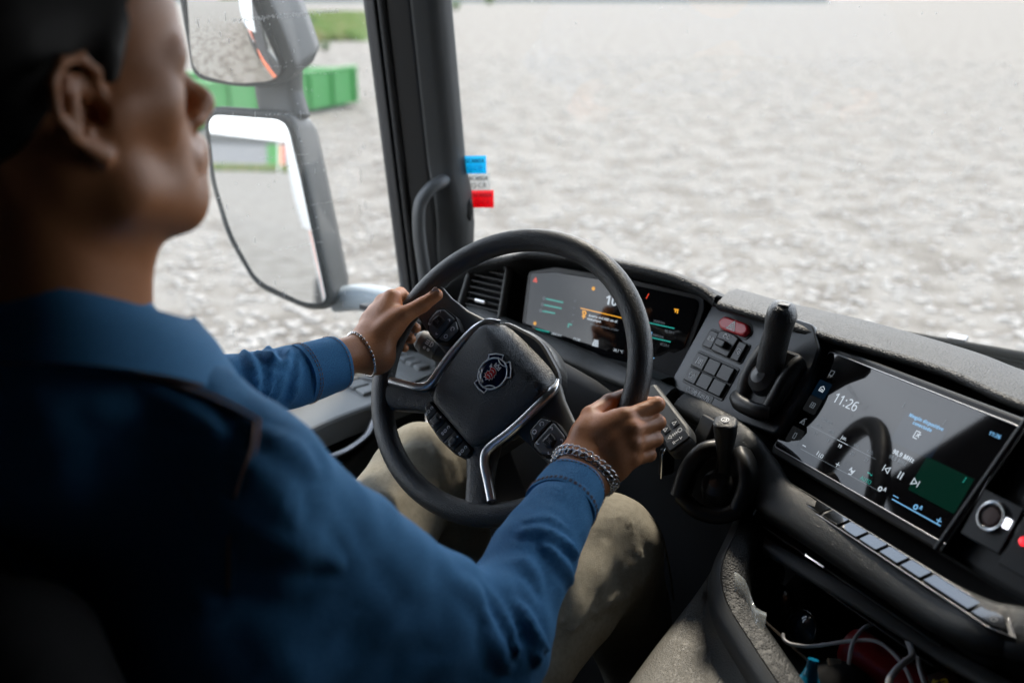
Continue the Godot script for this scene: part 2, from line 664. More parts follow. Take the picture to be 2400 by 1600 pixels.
# ---------------------------------------------------------------- bodies: tapered capsules joined by a smooth minimum, meshed as surface nets
class Field:
	var a := PackedVector3Array()
	var ba := PackedVector3Array()
	var ra := PackedFloat32Array()
	var rb := PackedFloat32Array()
	var k := PackedFloat32Array()
	var ax := PackedVector3Array()   # a direction in which the capsule is squeezed
	var sq := PackedFloat32Array()
	var cut := PackedByteArray()
	var most := 1.0
	func bone(p: Vector3, q: Vector3, r0: float, r1: float, blend := 0.02, squeeze := Vector3.ZERO, times := 1.0, carve := false) -> void:
		a.append(p)
		var d := q - p
		var s := squeeze.normalized()
		if times != 1.0:
			d += s * d.dot(s) * (times - 1.0)
		ba.append(d)
		ra.append(r0)
		rb.append(r1)
		k.append(blend)
		ax.append(s)
		sq.append(times)
		cut.append(1 if carve else 0)
		most = maxf(most, times)
	func one(p: Vector3, j: int) -> float:
		var q := p - a[j]
		var s := sq[j]
		if s != 1.0:
			var x := ax[j]
			q += x * (q.dot(x) * (s - 1.0))
		var d := ba[j]
		var l := d.length_squared()
		var h := 0.0
		if l > 1e-12:
			h = clampf(q.dot(d) / l, 0.0, 1.0)
		return (q - d * h).length() - lerpf(ra[j], rb[j], h)
	func value(p: Vector3, which: PackedInt32Array) -> float:
		var d := 1.0
		for j in which:
			var e := one(p, j)
			var kk := k[j]
			if cut[j]:
				e = -e
				var h := maxf(kk - absf(d - e), 0.0)
				d = maxf(d, e) + h * h * 0.25 / kk
			else:
				var h := maxf(kk - absf(d - e), 0.0)
				d = minf(d, e) - h * h * 0.25 / kk
		return d

func nets(f: Field, cell: float, into: MB, only := AABB()) -> void:
	var lo := Vector3.ONE * 1e9
	var hi := -lo
	for j in f.a.size():
		if f.cut[j]:
			continue
		var q := f.a[j]
		var d := f.ba[j]
		if f.sq[j] != 1.0:
			d += f.ax[j] * d.dot(f.ax[j]) * (1.0 / f.sq[j] - 1.0)
		for e in [[q, f.ra[j]], [q + d, f.rb[j]]]:
			lo = lo.min(e[0] - Vector3.ONE * (e[1] + 0.012))
			hi = hi.max(e[0] + Vector3.ONE * (e[1] + 0.012))
	if only.size != Vector3.ZERO:
		lo = lo.max(only.position)
		hi = hi.min(only.end)
	const S := 6
	var nb := ((hi - lo) / (cell * S)).ceil()
	var bx := int(nb.x)
	var by := int(nb.y)
	var bz := int(nb.z)
	var nx := bx * S + 1
	var ny := by * S + 1
	var nz := bz * S + 1
	var g := PackedFloat32Array()
	g.resize(nx * ny * nz)
	g.fill(1.0)
	var half := cell * S * 0.5 * 1.7321
	var every := PackedInt32Array(range(f.a.size()))
	var live := []
	for z in bz:
		for y in by:
			for x in bx:
				var c := lo + Vector3(x + 0.5, y + 0.5, z + 0.5) * (cell * S)
				var near := PackedInt32Array()
				var least := 9.0
				for j in every:
					var e := f.one(c, j)
					if e < half * f.sq[j] + f.k[j] + 0.004:
						near.append(j)
					least = minf(least, e if f.cut[j] == 0 else 9.0)
				if near.is_empty() or least > half * f.most + 0.03:
					continue
				var d0 := f.value(c, near)
				if d0 > half * f.most + 0.004 or d0 < -half * f.most - 0.004:
					if d0 < 0.0:
						for zz in S + 1:
							for yy in S + 1:
								var o := ((z * S + zz) * ny + y * S + yy) * nx + x * S
								for xx in S + 1:
									if g[o + xx] == 1.0:
										g[o + xx] = -1.0
					continue
				live.append(Vector3i(x, y, z))
				for zz in S + 1:
					for yy in S + 1:
						var o := ((z * S + zz) * ny + y * S + yy) * nx + x * S
						var p := lo + Vector3(x * S, y * S + yy, z * S + zz) * cell
						for xx in S + 1:
							g[o + xx] = f.value(p, near)
							p.x += cell
	var at := {}
	var verts := PackedVector3Array()
	var sx := 1
	var sy := nx
	var sz := nx * ny
	var corner := PackedInt32Array([0, sx, sy, sx + sy, sz, sz + sx, sz + sy, sz + sx + sy])
	var cpos := PackedVector3Array([Vector3(0, 0, 0), Vector3(1, 0, 0), Vector3(0, 1, 0), Vector3(1, 1, 0), Vector3(0, 0, 1), Vector3(1, 0, 1), Vector3(0, 1, 1), Vector3(1, 1, 1)])
	var edges := PackedInt32Array([0, 1, 2, 3, 4, 5, 6, 7, 0, 2, 1, 3, 4, 6, 5, 7, 0, 4, 1, 5, 2, 6, 3, 7])
	for b in live:
		for zz in S:
			for yy in S:
				for xx in S:
					var o: int = ((b.z * S + zz) * ny + b.y * S + yy) * nx + b.x * S + xx
					var m := 0
					for q in 8:
						if g[o + corner[q]] < 0.0:
							m += 1
					if m == 0 or m == 8:
						continue
					var sum := Vector3.ZERO
					var cnt := 0
					for e in 12:
						var q0 := edges[e * 2]
						var q1 := edges[e * 2 + 1]
						var d0 := g[o + corner[q0]]
						var d1 := g[o + corner[q1]]
						if (d0 < 0.0) != (d1 < 0.0):
							sum += cpos[q0].lerp(cpos[q1], d0 / (d0 - d1))
							cnt += 1
					at[o] = verts.size()
					verts.append(lo + (Vector3(b.x * S + xx, b.y * S + yy, b.z * S + zz) + sum / cnt) * cell)
	var tris := PackedInt32Array()
	var steps := [[sx, sy, sz], [sy, sz, sx], [sz, sx, sy]]
	for o in at:
		for d in 3:
			var e: int = steps[d][0]
			var u: int = steps[d][1]
			var w: int = steps[d][2]
			var in0 := g[o] < 0.0
			if in0 == (g[o + e] < 0.0):
				continue
			if not (at.has(o - u) and at.has(o - w) and at.has(o - u - w)):
				continue
			var i0: int = at[o]
			var i1: int = at[o - u]
			var i2: int = at[o - u - w]
			var i3: int = at[o - w]
			if in0:
				tris.append_array(PackedInt32Array([i0, i2, i1, i0, i3, i2]))
			else:
				tris.append_array(PackedInt32Array([i0, i1, i2, i0, i2, i3]))
	var base := into.v.size()
	into.v.append_array(verts)
	for q in tris:
		into.i.append(q + base)
	renormal(into, base)

func renormal(b: MB, from := 0) -> void:
	var acc := PackedVector3Array()
	acc.resize(b.v.size())
	for q in range(0, b.i.size(), 3):
		var i0 := b.i[q]
		if i0 < from:
			continue
		var i1 := b.i[q + 1]
		var i2 := b.i[q + 2]
		var c := (b.v[i2] - b.v[i0]).cross(b.v[i1] - b.v[i0])
		acc[i0] += c
		acc[i1] += c
		acc[i2] += c
	b.n.resize(b.v.size())
	for q in range(from, b.v.size()):
		b.n[q] = acc[q].normalized()

# folds: ridges (or creases) along lines laid on the cloth
func crease(b: MB, folds: Array, rough: float, seed_: int) -> void:
	var nz := FastNoiseLite.new()
	nz.seed = seed_
	nz.frequency = 11.0
	nz.fractal_octaves = 2
	var moved := b.v.duplicate()
	for f in folds:
		var box := AABB(f[0][0], Vector3.ZERO)
		for w in f[0]:
			box = box.expand(w)
		f.append(box.grow(f[2] * 2.2))
	for q in b.v.size():
		var p := b.v[q]
		var h := nz.get_noise_3dv(p) * rough
		for f in folds:
			if not (f[3] as AABB).has_point(p):
				continue
			var path: PackedVector3Array = f[0]
			var width: float = f[2]
			var near := 9.0
			for s in path.size() - 1:
				var d := path[s + 1] - path[s]
				var t := clampf((p - path[s]).dot(d) / d.length_squared(), 0.0, 1.0)
				var along := (s + t) / (path.size() - 1)
				var r := (p - path[s] - d * t).length() / (width * (0.35 + 2.6 * along * (1.0 - along)))
				near = minf(near, r)
			if near < 2.2:
				h += f[1] * (exp(-near * near * 1.6) - 0.16 * exp(-(near - 1.35) * (near - 1.35) * 4.0))
		moved[q] = p + b.n[q] * h
	b.v = moved
	renormal(b)
# ---------------------------------------------------------------- the yard outside
func build_yard() -> void:
	var b := MB.new()
	b.quad(Vector3(-700, 0, -700), Vector3(700, 0, -700), Vector3(700, 0, 700), Vector3(-700, 0, 700))
	setting(b.done(), "ground", mats.gravel)
	var rng := RandomNumberGenerator.new()
	rng.seed = 7
	# loose stones lying on the yard
	var st := MB.new()
	var rows := []
	for y in 4:
		var r := PackedVector3Array()
		for x in 6:
			var a := TAU * x / 6.0 + y * 0.4
			var rr: float = [0.15, 1.0, 0.9, 0.1][y]
			r.append(Vector3(cos(a) * rr, [-0.3, 0.0, 0.45, 0.7][y], sin(a) * rr))
		rows.append(r)
	st.grid(rows, true)
	var mm := MultiMesh.new()
	mm.transform_format = MultiMesh.TRANSFORM_3D
	mm.mesh = st.done()
	mm.instance_count = 16000
	for k in 16000:
		var d := 3.0 + 45.0 * pow(rng.randf(), 1.6)
		var a := deg_to_rad(rng.randf_range(-62.0, 14.0))
		var s := rng.randf_range(0.012, 0.05) * (1.0 + 0.02 * d)
		var t := Transform3D(Basis(Vector3.UP, rng.randf() * TAU).scaled(Vector3(s * rng.randf_range(0.7, 1.4), s * rng.randf_range(0.5, 0.9), s)), Vector3(sin(a) * d, 0.003, -cos(a) * d - 1.0))
		mm.set_instance_transform(k, t)
	var stones := MultiMeshInstance3D.new()
	stones.name = "loose_stones"
	stones.multimesh = mm
	stones.material_override = mats.stone_pale
	add_child(stones)
	tag(stones, "pale loose stones scattered over the gravel yard ahead", "stones").set_meta("kind", "stuff")
	# rough grass at the edge of the yard, ahead and behind
	grass_band("grass_verge", "green and straw coloured rough grass along the far edge of the yard", [Vector2(-47.8, -43.6), Vector2(-42.9, -48.4), Vector2(-105, -119), Vector2(-117, -107)], 9000, 0.55, 3)
	grass_band("grass_strip", "strip of rough grass before the grey warehouse, seen in the mirror", [Vector2(-40, 150), Vector2(8, 160), Vector2(8, 168), Vector2(-40, 166)], 7000, 0.9, 4)
	var shrub_spots := [[-42.4, -40.0, 1.3, "bushy weed at the grass edge, nearest the mirror arm"], [-36.5, -38.0, 0.7, "small weed standing alone on the gravel left of the pillar"], [-61.7, -62.5, 1.8, "taller green bush in the rough grass beside the pillar"], [-60.0, -55.5, 2.0, "wide green bush behind the upper mirror"], [-118.0, -160.0, 2.4, "small distant weed just right of the pillar top"], [-176.0, -255.0, 4.0, "furthest weed on the horizon right of the pillar"], [-21.5, -21.0, 1.0, "yellowish dry weed growing beside the green skip"]]
	for k in shrub_spots.size():
		shrub(Vector3(shrub_spots[k][0], 0, shrub_spots[k][1]), shrub_spots[k][2], shrub_spots[k][3], 100 + k)
	build_skip()
	# low dark rise on the horizon
	var hb := MB.new()
	var hr := [PackedVector3Array(), PackedVector3Array(), PackedVector3Array()]
	var nz := FastNoiseLite.new()
	nz.frequency = 0.01
	for k in 60:
		var a := deg_to_rad(-52.0 + k * 0.6)
		var h := 4.5 + 2.0 * nz.get_noise_1d(k * 20.0)
		for q in 3:
			var d: float = [430.0, 470.0, 520.0][q]
			hr[q].append(Vector3(sin(a) * d, [0.0, h, 0.0][q], -cos(a) * d))
	hb.grid(hr, false)
	setting(hb.done(), "hill", mats.hill)
	# what the mirror looks back at
	var w := thing("warehouse", "long low grey warehouse with a green end bay, seen in the mirror", "warehouse", "", Transform3D(Basis(), Vector3(-18, 0, 172)))
	put(cbox(36, 4.6, 12, 0.05), "wall", mats.wall_grey, w, Transform3D(Basis(), Vector3(0, 2.3, 6)))
	put(prism(poly([-18.4, 0, 18.4, 0, 18.4, 0.25, -18.4, 3.4], 1.0), -0.4, 12.4).done(), "roof", mats.wall_dark, w, Transform3D(Basis(), Vector3(0, 4.6, 0)))
	put(cbox(2.2, 4.4, 0.12, 0.01), "green_panel", mats.paint_green, w, Transform3D(Basis(), Vector3(14.0, 2.25, -0.07)))
	for k in 4:
		var dr := put(cbox(3.0, 2.6, 0.1, 0.01), "door", mats.wall_dark, w, Transform3D(Basis(), Vector3(-12.0 + k * 4.6, 1.4, -0.06)))
		dr.set_meta("label", "roller door")
	var bol := put(lathe(PackedVector2Array([Vector2(0.0, 4.2), Vector2(0.25, 4.2), Vector2(0.25, 1.4), Vector2(0.25, 0)]), 10).done(), "bollard", mats.paint_orange, null, Transform3D(Basis(Vector3.RIGHT, -PI / 2), Vector3(-2.6, 0, 168)))
	tag(bol, "orange post before the warehouse, seen in the mirror", "bollard")
	var lp := thing("lamp_post", "thin tall lamp post behind the lorry, seen in the mirror", "lamp post", "", Transform3D(Basis(), Vector3(-2.9, 0, 150)))
	put(lathe(PackedVector2Array([Vector2(0.07, 11), Vector2(0.12, 0)]), 10).done(), "pole", mats.satin_silver, lp, Transform3D(Basis(Vector3.RIGHT, -PI / 2), Vector3.ZERO))
	put(cbox(0.3, 0.1, 0.8, 0.02), "lamp_head", mats.wall_dark, lp, Transform3D(Basis(), Vector3(0, 11.0, -0.3)))

func grass_band(called: String, label: String, corners: Array, many: int, tall: float, seed_: int) -> void:
	var rng := RandomNumberGenerator.new()
	rng.seed = seed_
	var b := MB.new()
	for k in 9:
		var a := rng.randf() * TAU
		var o := Vector3(rng.randf_range(-0.3, 0.3), 0, rng.randf_range(-0.3, 0.3))
		var lean := Vector3(cos(a), 0, sin(a)) * rng.randf_range(0.1, 0.35)
		var s := Vector3(-sin(a), 0, cos(a)) * 0.05
		var h := rng.randf_range(0.6, 1.1)
		b.quad(o - s, o + s, o + lean * 0.4 + s * 0.8 + Vector3.UP * h * 0.6, o + lean * 0.4 - s * 0.8 + Vector3.UP * h * 0.6)
		b.tri3(o + lean * 0.4 - s * 0.8 + Vector3.UP * h * 0.6, o + lean * 0.4 + s * 0.8 + Vector3.UP * h * 0.6, o + lean + Vector3.UP * h)
	var mesh := b.done()
	for dry in 2:
		var mm := MultiMesh.new()
		mm.transform_format = MultiMesh.TRANSFORM_3D
		mm.mesh = mesh
		var n := many if dry == 0 else many / 3
		mm.instance_count = n
		for k in n:
			var u := rng.randf()
			var v := rng.randf()
			var p: Vector2 = corners[0].lerp(corners[1], u).lerp(corners[3].lerp(corners[2], u), v)
			var s := tall * rng.randf_range(0.4, 1.3)
			mm.set_instance_transform(k, Transform3D(Basis(Vector3.UP, rng.randf() * TAU).scaled(Vector3(s * 1.4, s, s * 1.4)), Vector3(p.x, 0, p.y)))
		var o := MultiMeshInstance3D.new()
		o.name = called if dry == 0 else called + "_dry"
		o.multimesh = mm
		o.material_override = mats.grass if dry == 0 else mats.straw
		add_child(o)
		tag(o, label if dry == 0 else label.replace("green and straw coloured", "dry straw coloured").replace("strip of rough grass", "dry stalks in the grass"), "grass").set_meta("kind", "stuff")

func shrub(at: Vector3, size: float, label: String, seed_: int) -> void:
	var rng := RandomNumberGenerator.new()
	rng.seed = seed_
	var t := thing("weed_bush", label, "bush", "weeds at the edge of the yard", Transform3D(Basis(), at))
	var stems := MB.new()
	var leaves := MB.new()
	for k in 14:
		var a := rng.randf() * TAU
		var top := Vector3(cos(a), rng.randf_range(0.9, 2.2), sin(a)).normalized() * size * rng.randf_range(0.5, 0.75)
		tube(PackedVector3Array([Vector3.ZERO, top * 0.5 + Vector3(0, 0.06, 0) * size, top]), [0.02 * size, 0.014 * size, 0.005 * size], -1.0, 5, false, Vector3.ZERO, stems)
		for l in 38:
			var c := top * rng.randf_range(0.35, 1.08) + Vector3(rng.randfn(), rng.randfn(), rng.randfn()) * size * 0.09
			c.y = maxf(c.y, 0.02)
			var d := Vector3(rng.randfn(), rng.randfn() * 0.5 + 0.3, rng.randfn()).normalized() * size * rng.randf_range(0.06, 0.11)
			var s := d.cross(Vector3(rng.randfn(), rng.randfn(), rng.randfn())).normalized() * d.length() * 0.35
			leaves.quad(c, c + d * 0.5 + s, c + d, c + d * 0.5 - s)
	put(stems.done(), "trunk", mats.wood, t)
	put(leaves.done(), "crown", mats.leaf, t)

func build_skip() -> void:
	# a long low open skip; its near side runs from close by on the left to further off on the right
	var far_end := Vector3(-17.3, 0, -18.9)
	var near_end := Vector3(-16.0, 0, -10.9)
	var mid := (far_end + near_end) / 2
	var dx := (far_end - near_end).normalized()
	var side := Vector3(dx.z, 0, -dx.x)
	if side.x > 0:
		side = -side
	var l := far_end.distance_to(near_end)
	var t := thing("green_skip", "long low green steel skip standing on the gravel behind the mirrors", "skip", "", Transform3D(Basis(dx, Vector3.UP, dx.cross(Vector3.UP)), mid))
	var out := 1.0 if t.basis.z.dot(side) < 0 else -1.0
	put(cbox(l, 0.08, 2.2, 0.01), "floor", mats.paint_green, t, Transform3D(Basis(), Vector3(0, 0.14, -out * 1.1)))
	for s in 2:
		put(cbox(l, 0.86, 0.06, 0.01), "side_wall", mats.paint_green, t, Transform3D(Basis(), Vector3(0, 0.52, -out * (0.0 if s == 0 else 2.2))))
		put(cbox(0.06, 0.86, 2.14, 0.01), "end_wall", mats.paint_green, t, Transform3D(Basis(), Vector3((l / 2 - 0.03) * (1 if s == 0 else -1), 0.52, -out * 1.1)))
		put(cbox(l + 0.1, 0.1, 0.12, 0.02), "top_rail", mats.paint_green, t, Transform3D(Basis(), Vector3(0, 0.97, -out * (0.0 if s == 0 else 2.2))))
		put(cbox(l, 0.12, 0.14, 0.02), "skid", mats.wall_dark, t, Transform3D(Basis(), Vector3(0, 0.06, -out * (0.35 if s == 0 else 1.85))))
	for k in 9:
		put(cbox(0.1, 0.84, 0.09, 0.012), "rib", mats.paint_green, t, Transform3D(Basis(), Vector3(-l / 2 + 0.12 + k * (l - 0.24) / 8, 0.52, out * 0.075)))
# ---------------------------------------------------------------- the cab round the driver
func slab(x0: float, x1: float, y0: float, y1: float, z0: float, z1: float, called: String, m: Material) -> void:
	setting(cbox(x1 - x0, y1 - y0, z1 - z0, 0.003), called, m, Transform3D(Basis(), Vector3(x0 + x1, y0 + y1, z0 + z1) / 2))

func mirror_x(p: Vector3) -> Vector3:
	return Vector3(1.2 - p.x, p.y, p.z)

func column(section: Array, y0: float, y1: float, other: bool, steps := 12, bulge := 0.0, yb := 0.0) -> ArrayMesh:
	var rows := []
	var flat := PackedVector2Array()
	for k in range(0, section.size(), 2):
		flat.append(Vector2(section[k], section[k + 1]))
	flat = round_poly(flat, 0.012, 3)
	for s in steps + 1:
		var y := lerpf(y0, y1, float(s) / steps)
		var r := PackedVector3Array()
		var grow := bulge * exp(-pow((y - yb) / 0.07, 4.0))
		for q in flat:
			var p := Vector3(q.x + 0.035 * (y - 2.13) + grow, y, q.y + 0.17 * (y - 2.13) + grow * 0.8)
			r.append(mirror_x(p) if other else p)
		if other:
			r.reverse()
		rows.append(r)
	return loft(rows).done()

func build_cab() -> void:
	slab(-0.66, 1.86, 1.36, 1.40, -0.9, 1.79, "floor", mats.carpet)
	slab(-0.70, 1.90, 3.30, 3.36, -0.62, 1.79, "ceiling", mats.cabin_lining)
	slab(-0.70, 1.90, 1.36, 3.30, 1.75, 1.79, "wall_rear", mats.cabin_lining)
	slab(-0.66, 1.86, 1.36, 2.04, -0.98, -0.94, "wall_front", mats.cabin_lining)
	slab(-0.62, 1.82, 3.06, 3.30, -0.66, -0.60, "wall_header", mats.cabin_lining)
	for s in 2:
		var x0 := -0.70 if s == 0 else 1.86
		var side := "left" if s == 0 else "right"
		slab(x0, x0 + 0.04, 1.36, 3.30, 0.62, 1.75, "wall_rear_" + side, mats.cabin_lining)
		slab(x0, x0 + 0.04, 3.02, 3.30, -0.60, 0.62, "wall_top_" + side, mats.cabin_lining)
		slab(x0, x0 + 0.04, 1.36, 1.98, -0.98, -0.70, "wall_front_" + side, mats.cabin_lining)
	# windscreen pillars
	for s in 2:
		var other := s == 1
		var t := thing("windscreen_pillar", "black and grey windscreen pillar with a grab handle, left of the windscreen" if s == 0 else "black and grey windscreen pillar on the passenger side", "pillar", "windscreen pillars")
		put(column([-0.668, -0.60, -0.655, -0.573, -0.60, -0.545, -0.54, -0.56, -0.515, -0.60, -0.53, -0.66, -0.66, -0.67], 1.9, 3.3, other), "core", mats.black_plastic, t)
		put(column([-0.548, -0.556, -0.505, -0.575, -0.494, -0.60, -0.50, -0.64, -0.528, -0.65, -0.536, -0.60], 1.95, 3.3, other, 40, 0.022, 2.285), "trim", mats.pillar_grey, t)
		put(column([-0.680, -0.604, -0.676, -0.572, -0.642, -0.545, -0.618, -0.541, -0.622, -0.556, -0.652, -0.58], 1.98, 3.2, other), "door_frame", mats.hard_dash, t)
		put(column([-0.615, -0.546, -0.608, -0.538, -0.598, -0.536, -0.592, -0.544, -0.60, -0.552], 1.95, 3.3, other), "seal", mats.rubber, t)
		put(column([-0.657, -0.571, -0.649, -0.5635, -0.6425, -0.560, -0.6435, -0.565, -0.651, -0.570], 2.42, 3.2, other, 4), "channel", mats.void, t)
		if s == 0:
			var h := PackedVector3Array([Vector3(-0.512, 2.352, -0.548), Vector3(-0.500, 2.350, -0.515), Vector3(-0.508, 2.338, -0.487), Vector3(-0.520, 2.310, -0.470), Vector3(-0.523, 2.26, -0.466), Vector3(-0.522, 2.19, -0.474), Vector3(-0.518, 2.10, -0.488), Vector3(-0.512, 2.03, -0.52), Vector3(-0.512, 2.0, -0.56)])
			put(tube(curve(h, 6), 0.0155, 0.0125, 14).done(), "grab_handle", mats.trim_grey, t)
			put(lathe(PackedVector2Array([Vector2(0.0, 0.012), Vector2(0.010, 0.011), Vector2(0.014, 0.0), Vector2(0.014, -0.01)]), 16).done(), "clip", mats.black_plastic, t, Transform3D(Basis(Vector3.UP, 0.9).scaled(Vector3(0.45, 1.7, 0.7)), Vector3(-0.468, 2.285, -0.572)))
	# windscreen
	var ws := thing("windscreen", "clear curved windscreen before the driver", "windscreen")
	var rows := []
	for y in 9:
		var r := PackedVector3Array()
		for x in 25:
			r.append(on_glass(lerpf(-0.535, 1.735, x / 24.0), lerpf(1.97, 3.12, y / 8.0)))
		rows.append(r)
	put(sheet(rows, 0.006).done(), "pane", mats.pane, ws)
	rows = []
	for y in 2:
		var r := PackedVector3Array()
		for x in 25:
			r.append(on_glass(lerpf(-0.535, 1.735, x / 24.0), 1.97 + y * 0.07) + Vector3(0, 0, 0.009))
		rows.append(r)
	put(sheet(rows, 0.003).done(), "black_edge", mats.glass_print, ws)
	var rng := RandomNumberGenerator.new()
	rng.seed = 3
	var specks := MB.new()
	for k in 130:
		var p := on_glass(rng.randf_range(-0.45, 0.9), rng.randf_range(2.15, 2.8)) + Vector3(0, 0, -0.008)
		speck(specks, p, Basis(), rng.randf_range(0.0006, 0.0016), rng.randf_range(1.0, 2.0))
	var sp := put(specks.done(), "dust_specks", mats.droplet, ws)
	sp.set_meta("kind", "stuff")
	# stickers on the glass
	var places := [[Vector2(-0.468, 2.378), "sticker_blue", "small cyan sticker with dark lettering, topmost on the windscreen edge", "Q-CB"], [Vector2(-0.464, 2.341), "film", "clear sticker with black lettering, middle one on the windscreen edge", "Q-CA"], [Vector2(-0.460, 2.304), "sticker_red", "small red sticker with dark lettering, lowest on the windscreen edge", "Q-CA"]]
	for pl in places:
		var p := on_glass(pl[0].x, pl[0].y)
		var q := on_glass(pl[0].x + 0.01, pl[0].y)
		var yaw := rad_to_deg(atan2(-(q - p).z, (q - p).x))
		var t := thing("windscreen_sticker", pl[2], "sticker", "stickers on the windscreen", frame(p + Vector3(0.0, 0, 0.0035), yaw, 9.7, 3.0))
		put(cbox(0.050, 0.037, 0.0006, 0.0001), "backing", mats[pl[1]], t)
		var dark: Material = mats.emblem_blue if pl[1] == "sticker_blue" else (mats.print_dark_red if pl[1] == "sticker_red" else mats.glass_print)
		put(writing("SCANIA", 0.0085, true), "lettering", dark, t, shift(0, 8, 0.6))
		put(writing(pl[3], 0.011), "lettering", mats.print_soft_blue if pl[1] == "sticker_blue" else (mats.print_soft_red if pl[1] == "sticker_red" else mats.print_grey), t, shift(0, -7, 0.6))
	# doors
	for s in 2:
		build_door(s == 1)
	# wiper lying at the foot of the windscreen, outside
	var wp := thing("wiper", "black windscreen wiper lying at the foot of the glass", "wiper")
	var wpts := PackedVector3Array()
	var wpts2 := PackedVector3Array()
	for k in 7:
		var x := lerpf(0.36, 1.02, k / 6.0)
		var p := on_glass(x, 2.085 - 0.012 * k / 6.0)
		wpts.append(p + Vector3(0, 0.0, -0.022))
		wpts2.append(p + Vector3(0.05, -0.028 + 0.004 * k, -0.06))
	put(tube(wpts, 0.007, 0.010, 8, false, Vector3.UP).done(), "blade", mats.rubber, wp)
	put(tube(wpts2, 0.012, 0.008, 8, false, Vector3.UP).done(), "arm", mats.black_plastic, wp)
	for k in 3:
		put(cbox(0.035, 0.018, 0.03, 0.003), "joint", mats.dark_silver if k == 0 else mats.black_plastic, wp, Transform3D(Basis(), wpts[1 + k * 2] + Vector3(0, 0.004, -0.014)))
	# the scuttle panel below the glass, outside
	rows = []
	for y in 3:
		var r := PackedVector3Array()
		for x in 25:
			r.append(on_glass(lerpf(-0.6, 1.8, x / 24.0), [2.05, 2.0, 1.6][y]) + Vector3(0, 0, [-0.015, -0.13, -0.16][y]))
		rows.append(r)
	var sc := put(sheet(rows, 0.01).done(), "scuttle_panel", mats.black_plastic)
	tag(sc, "black panel outside below the windscreen, behind the wiper", "panel")

func on_glass(x: float, y: float) -> Vector3:
	var u := (x - 0.6) / 1.1
	return Vector3(x, y, -0.625 - 0.20 * (1.0 - u * u) + 0.17 * (y - 2.13))

func speck(b: MB, p: Vector3, t: Basis, r: float, long: float) -> void:
	var k := 6
	for s in k:
		var a0 := TAU * s / k
		var a1 := TAU * (s + 1) / k
		b.tri3(p + t * Vector3(0, 0, r * 0.5), p + t * Vector3(cos(a1) * r, sin(a1) * r * long, 0), p + t * Vector3(cos(a0) * r, sin(a0) * r * long, 0))

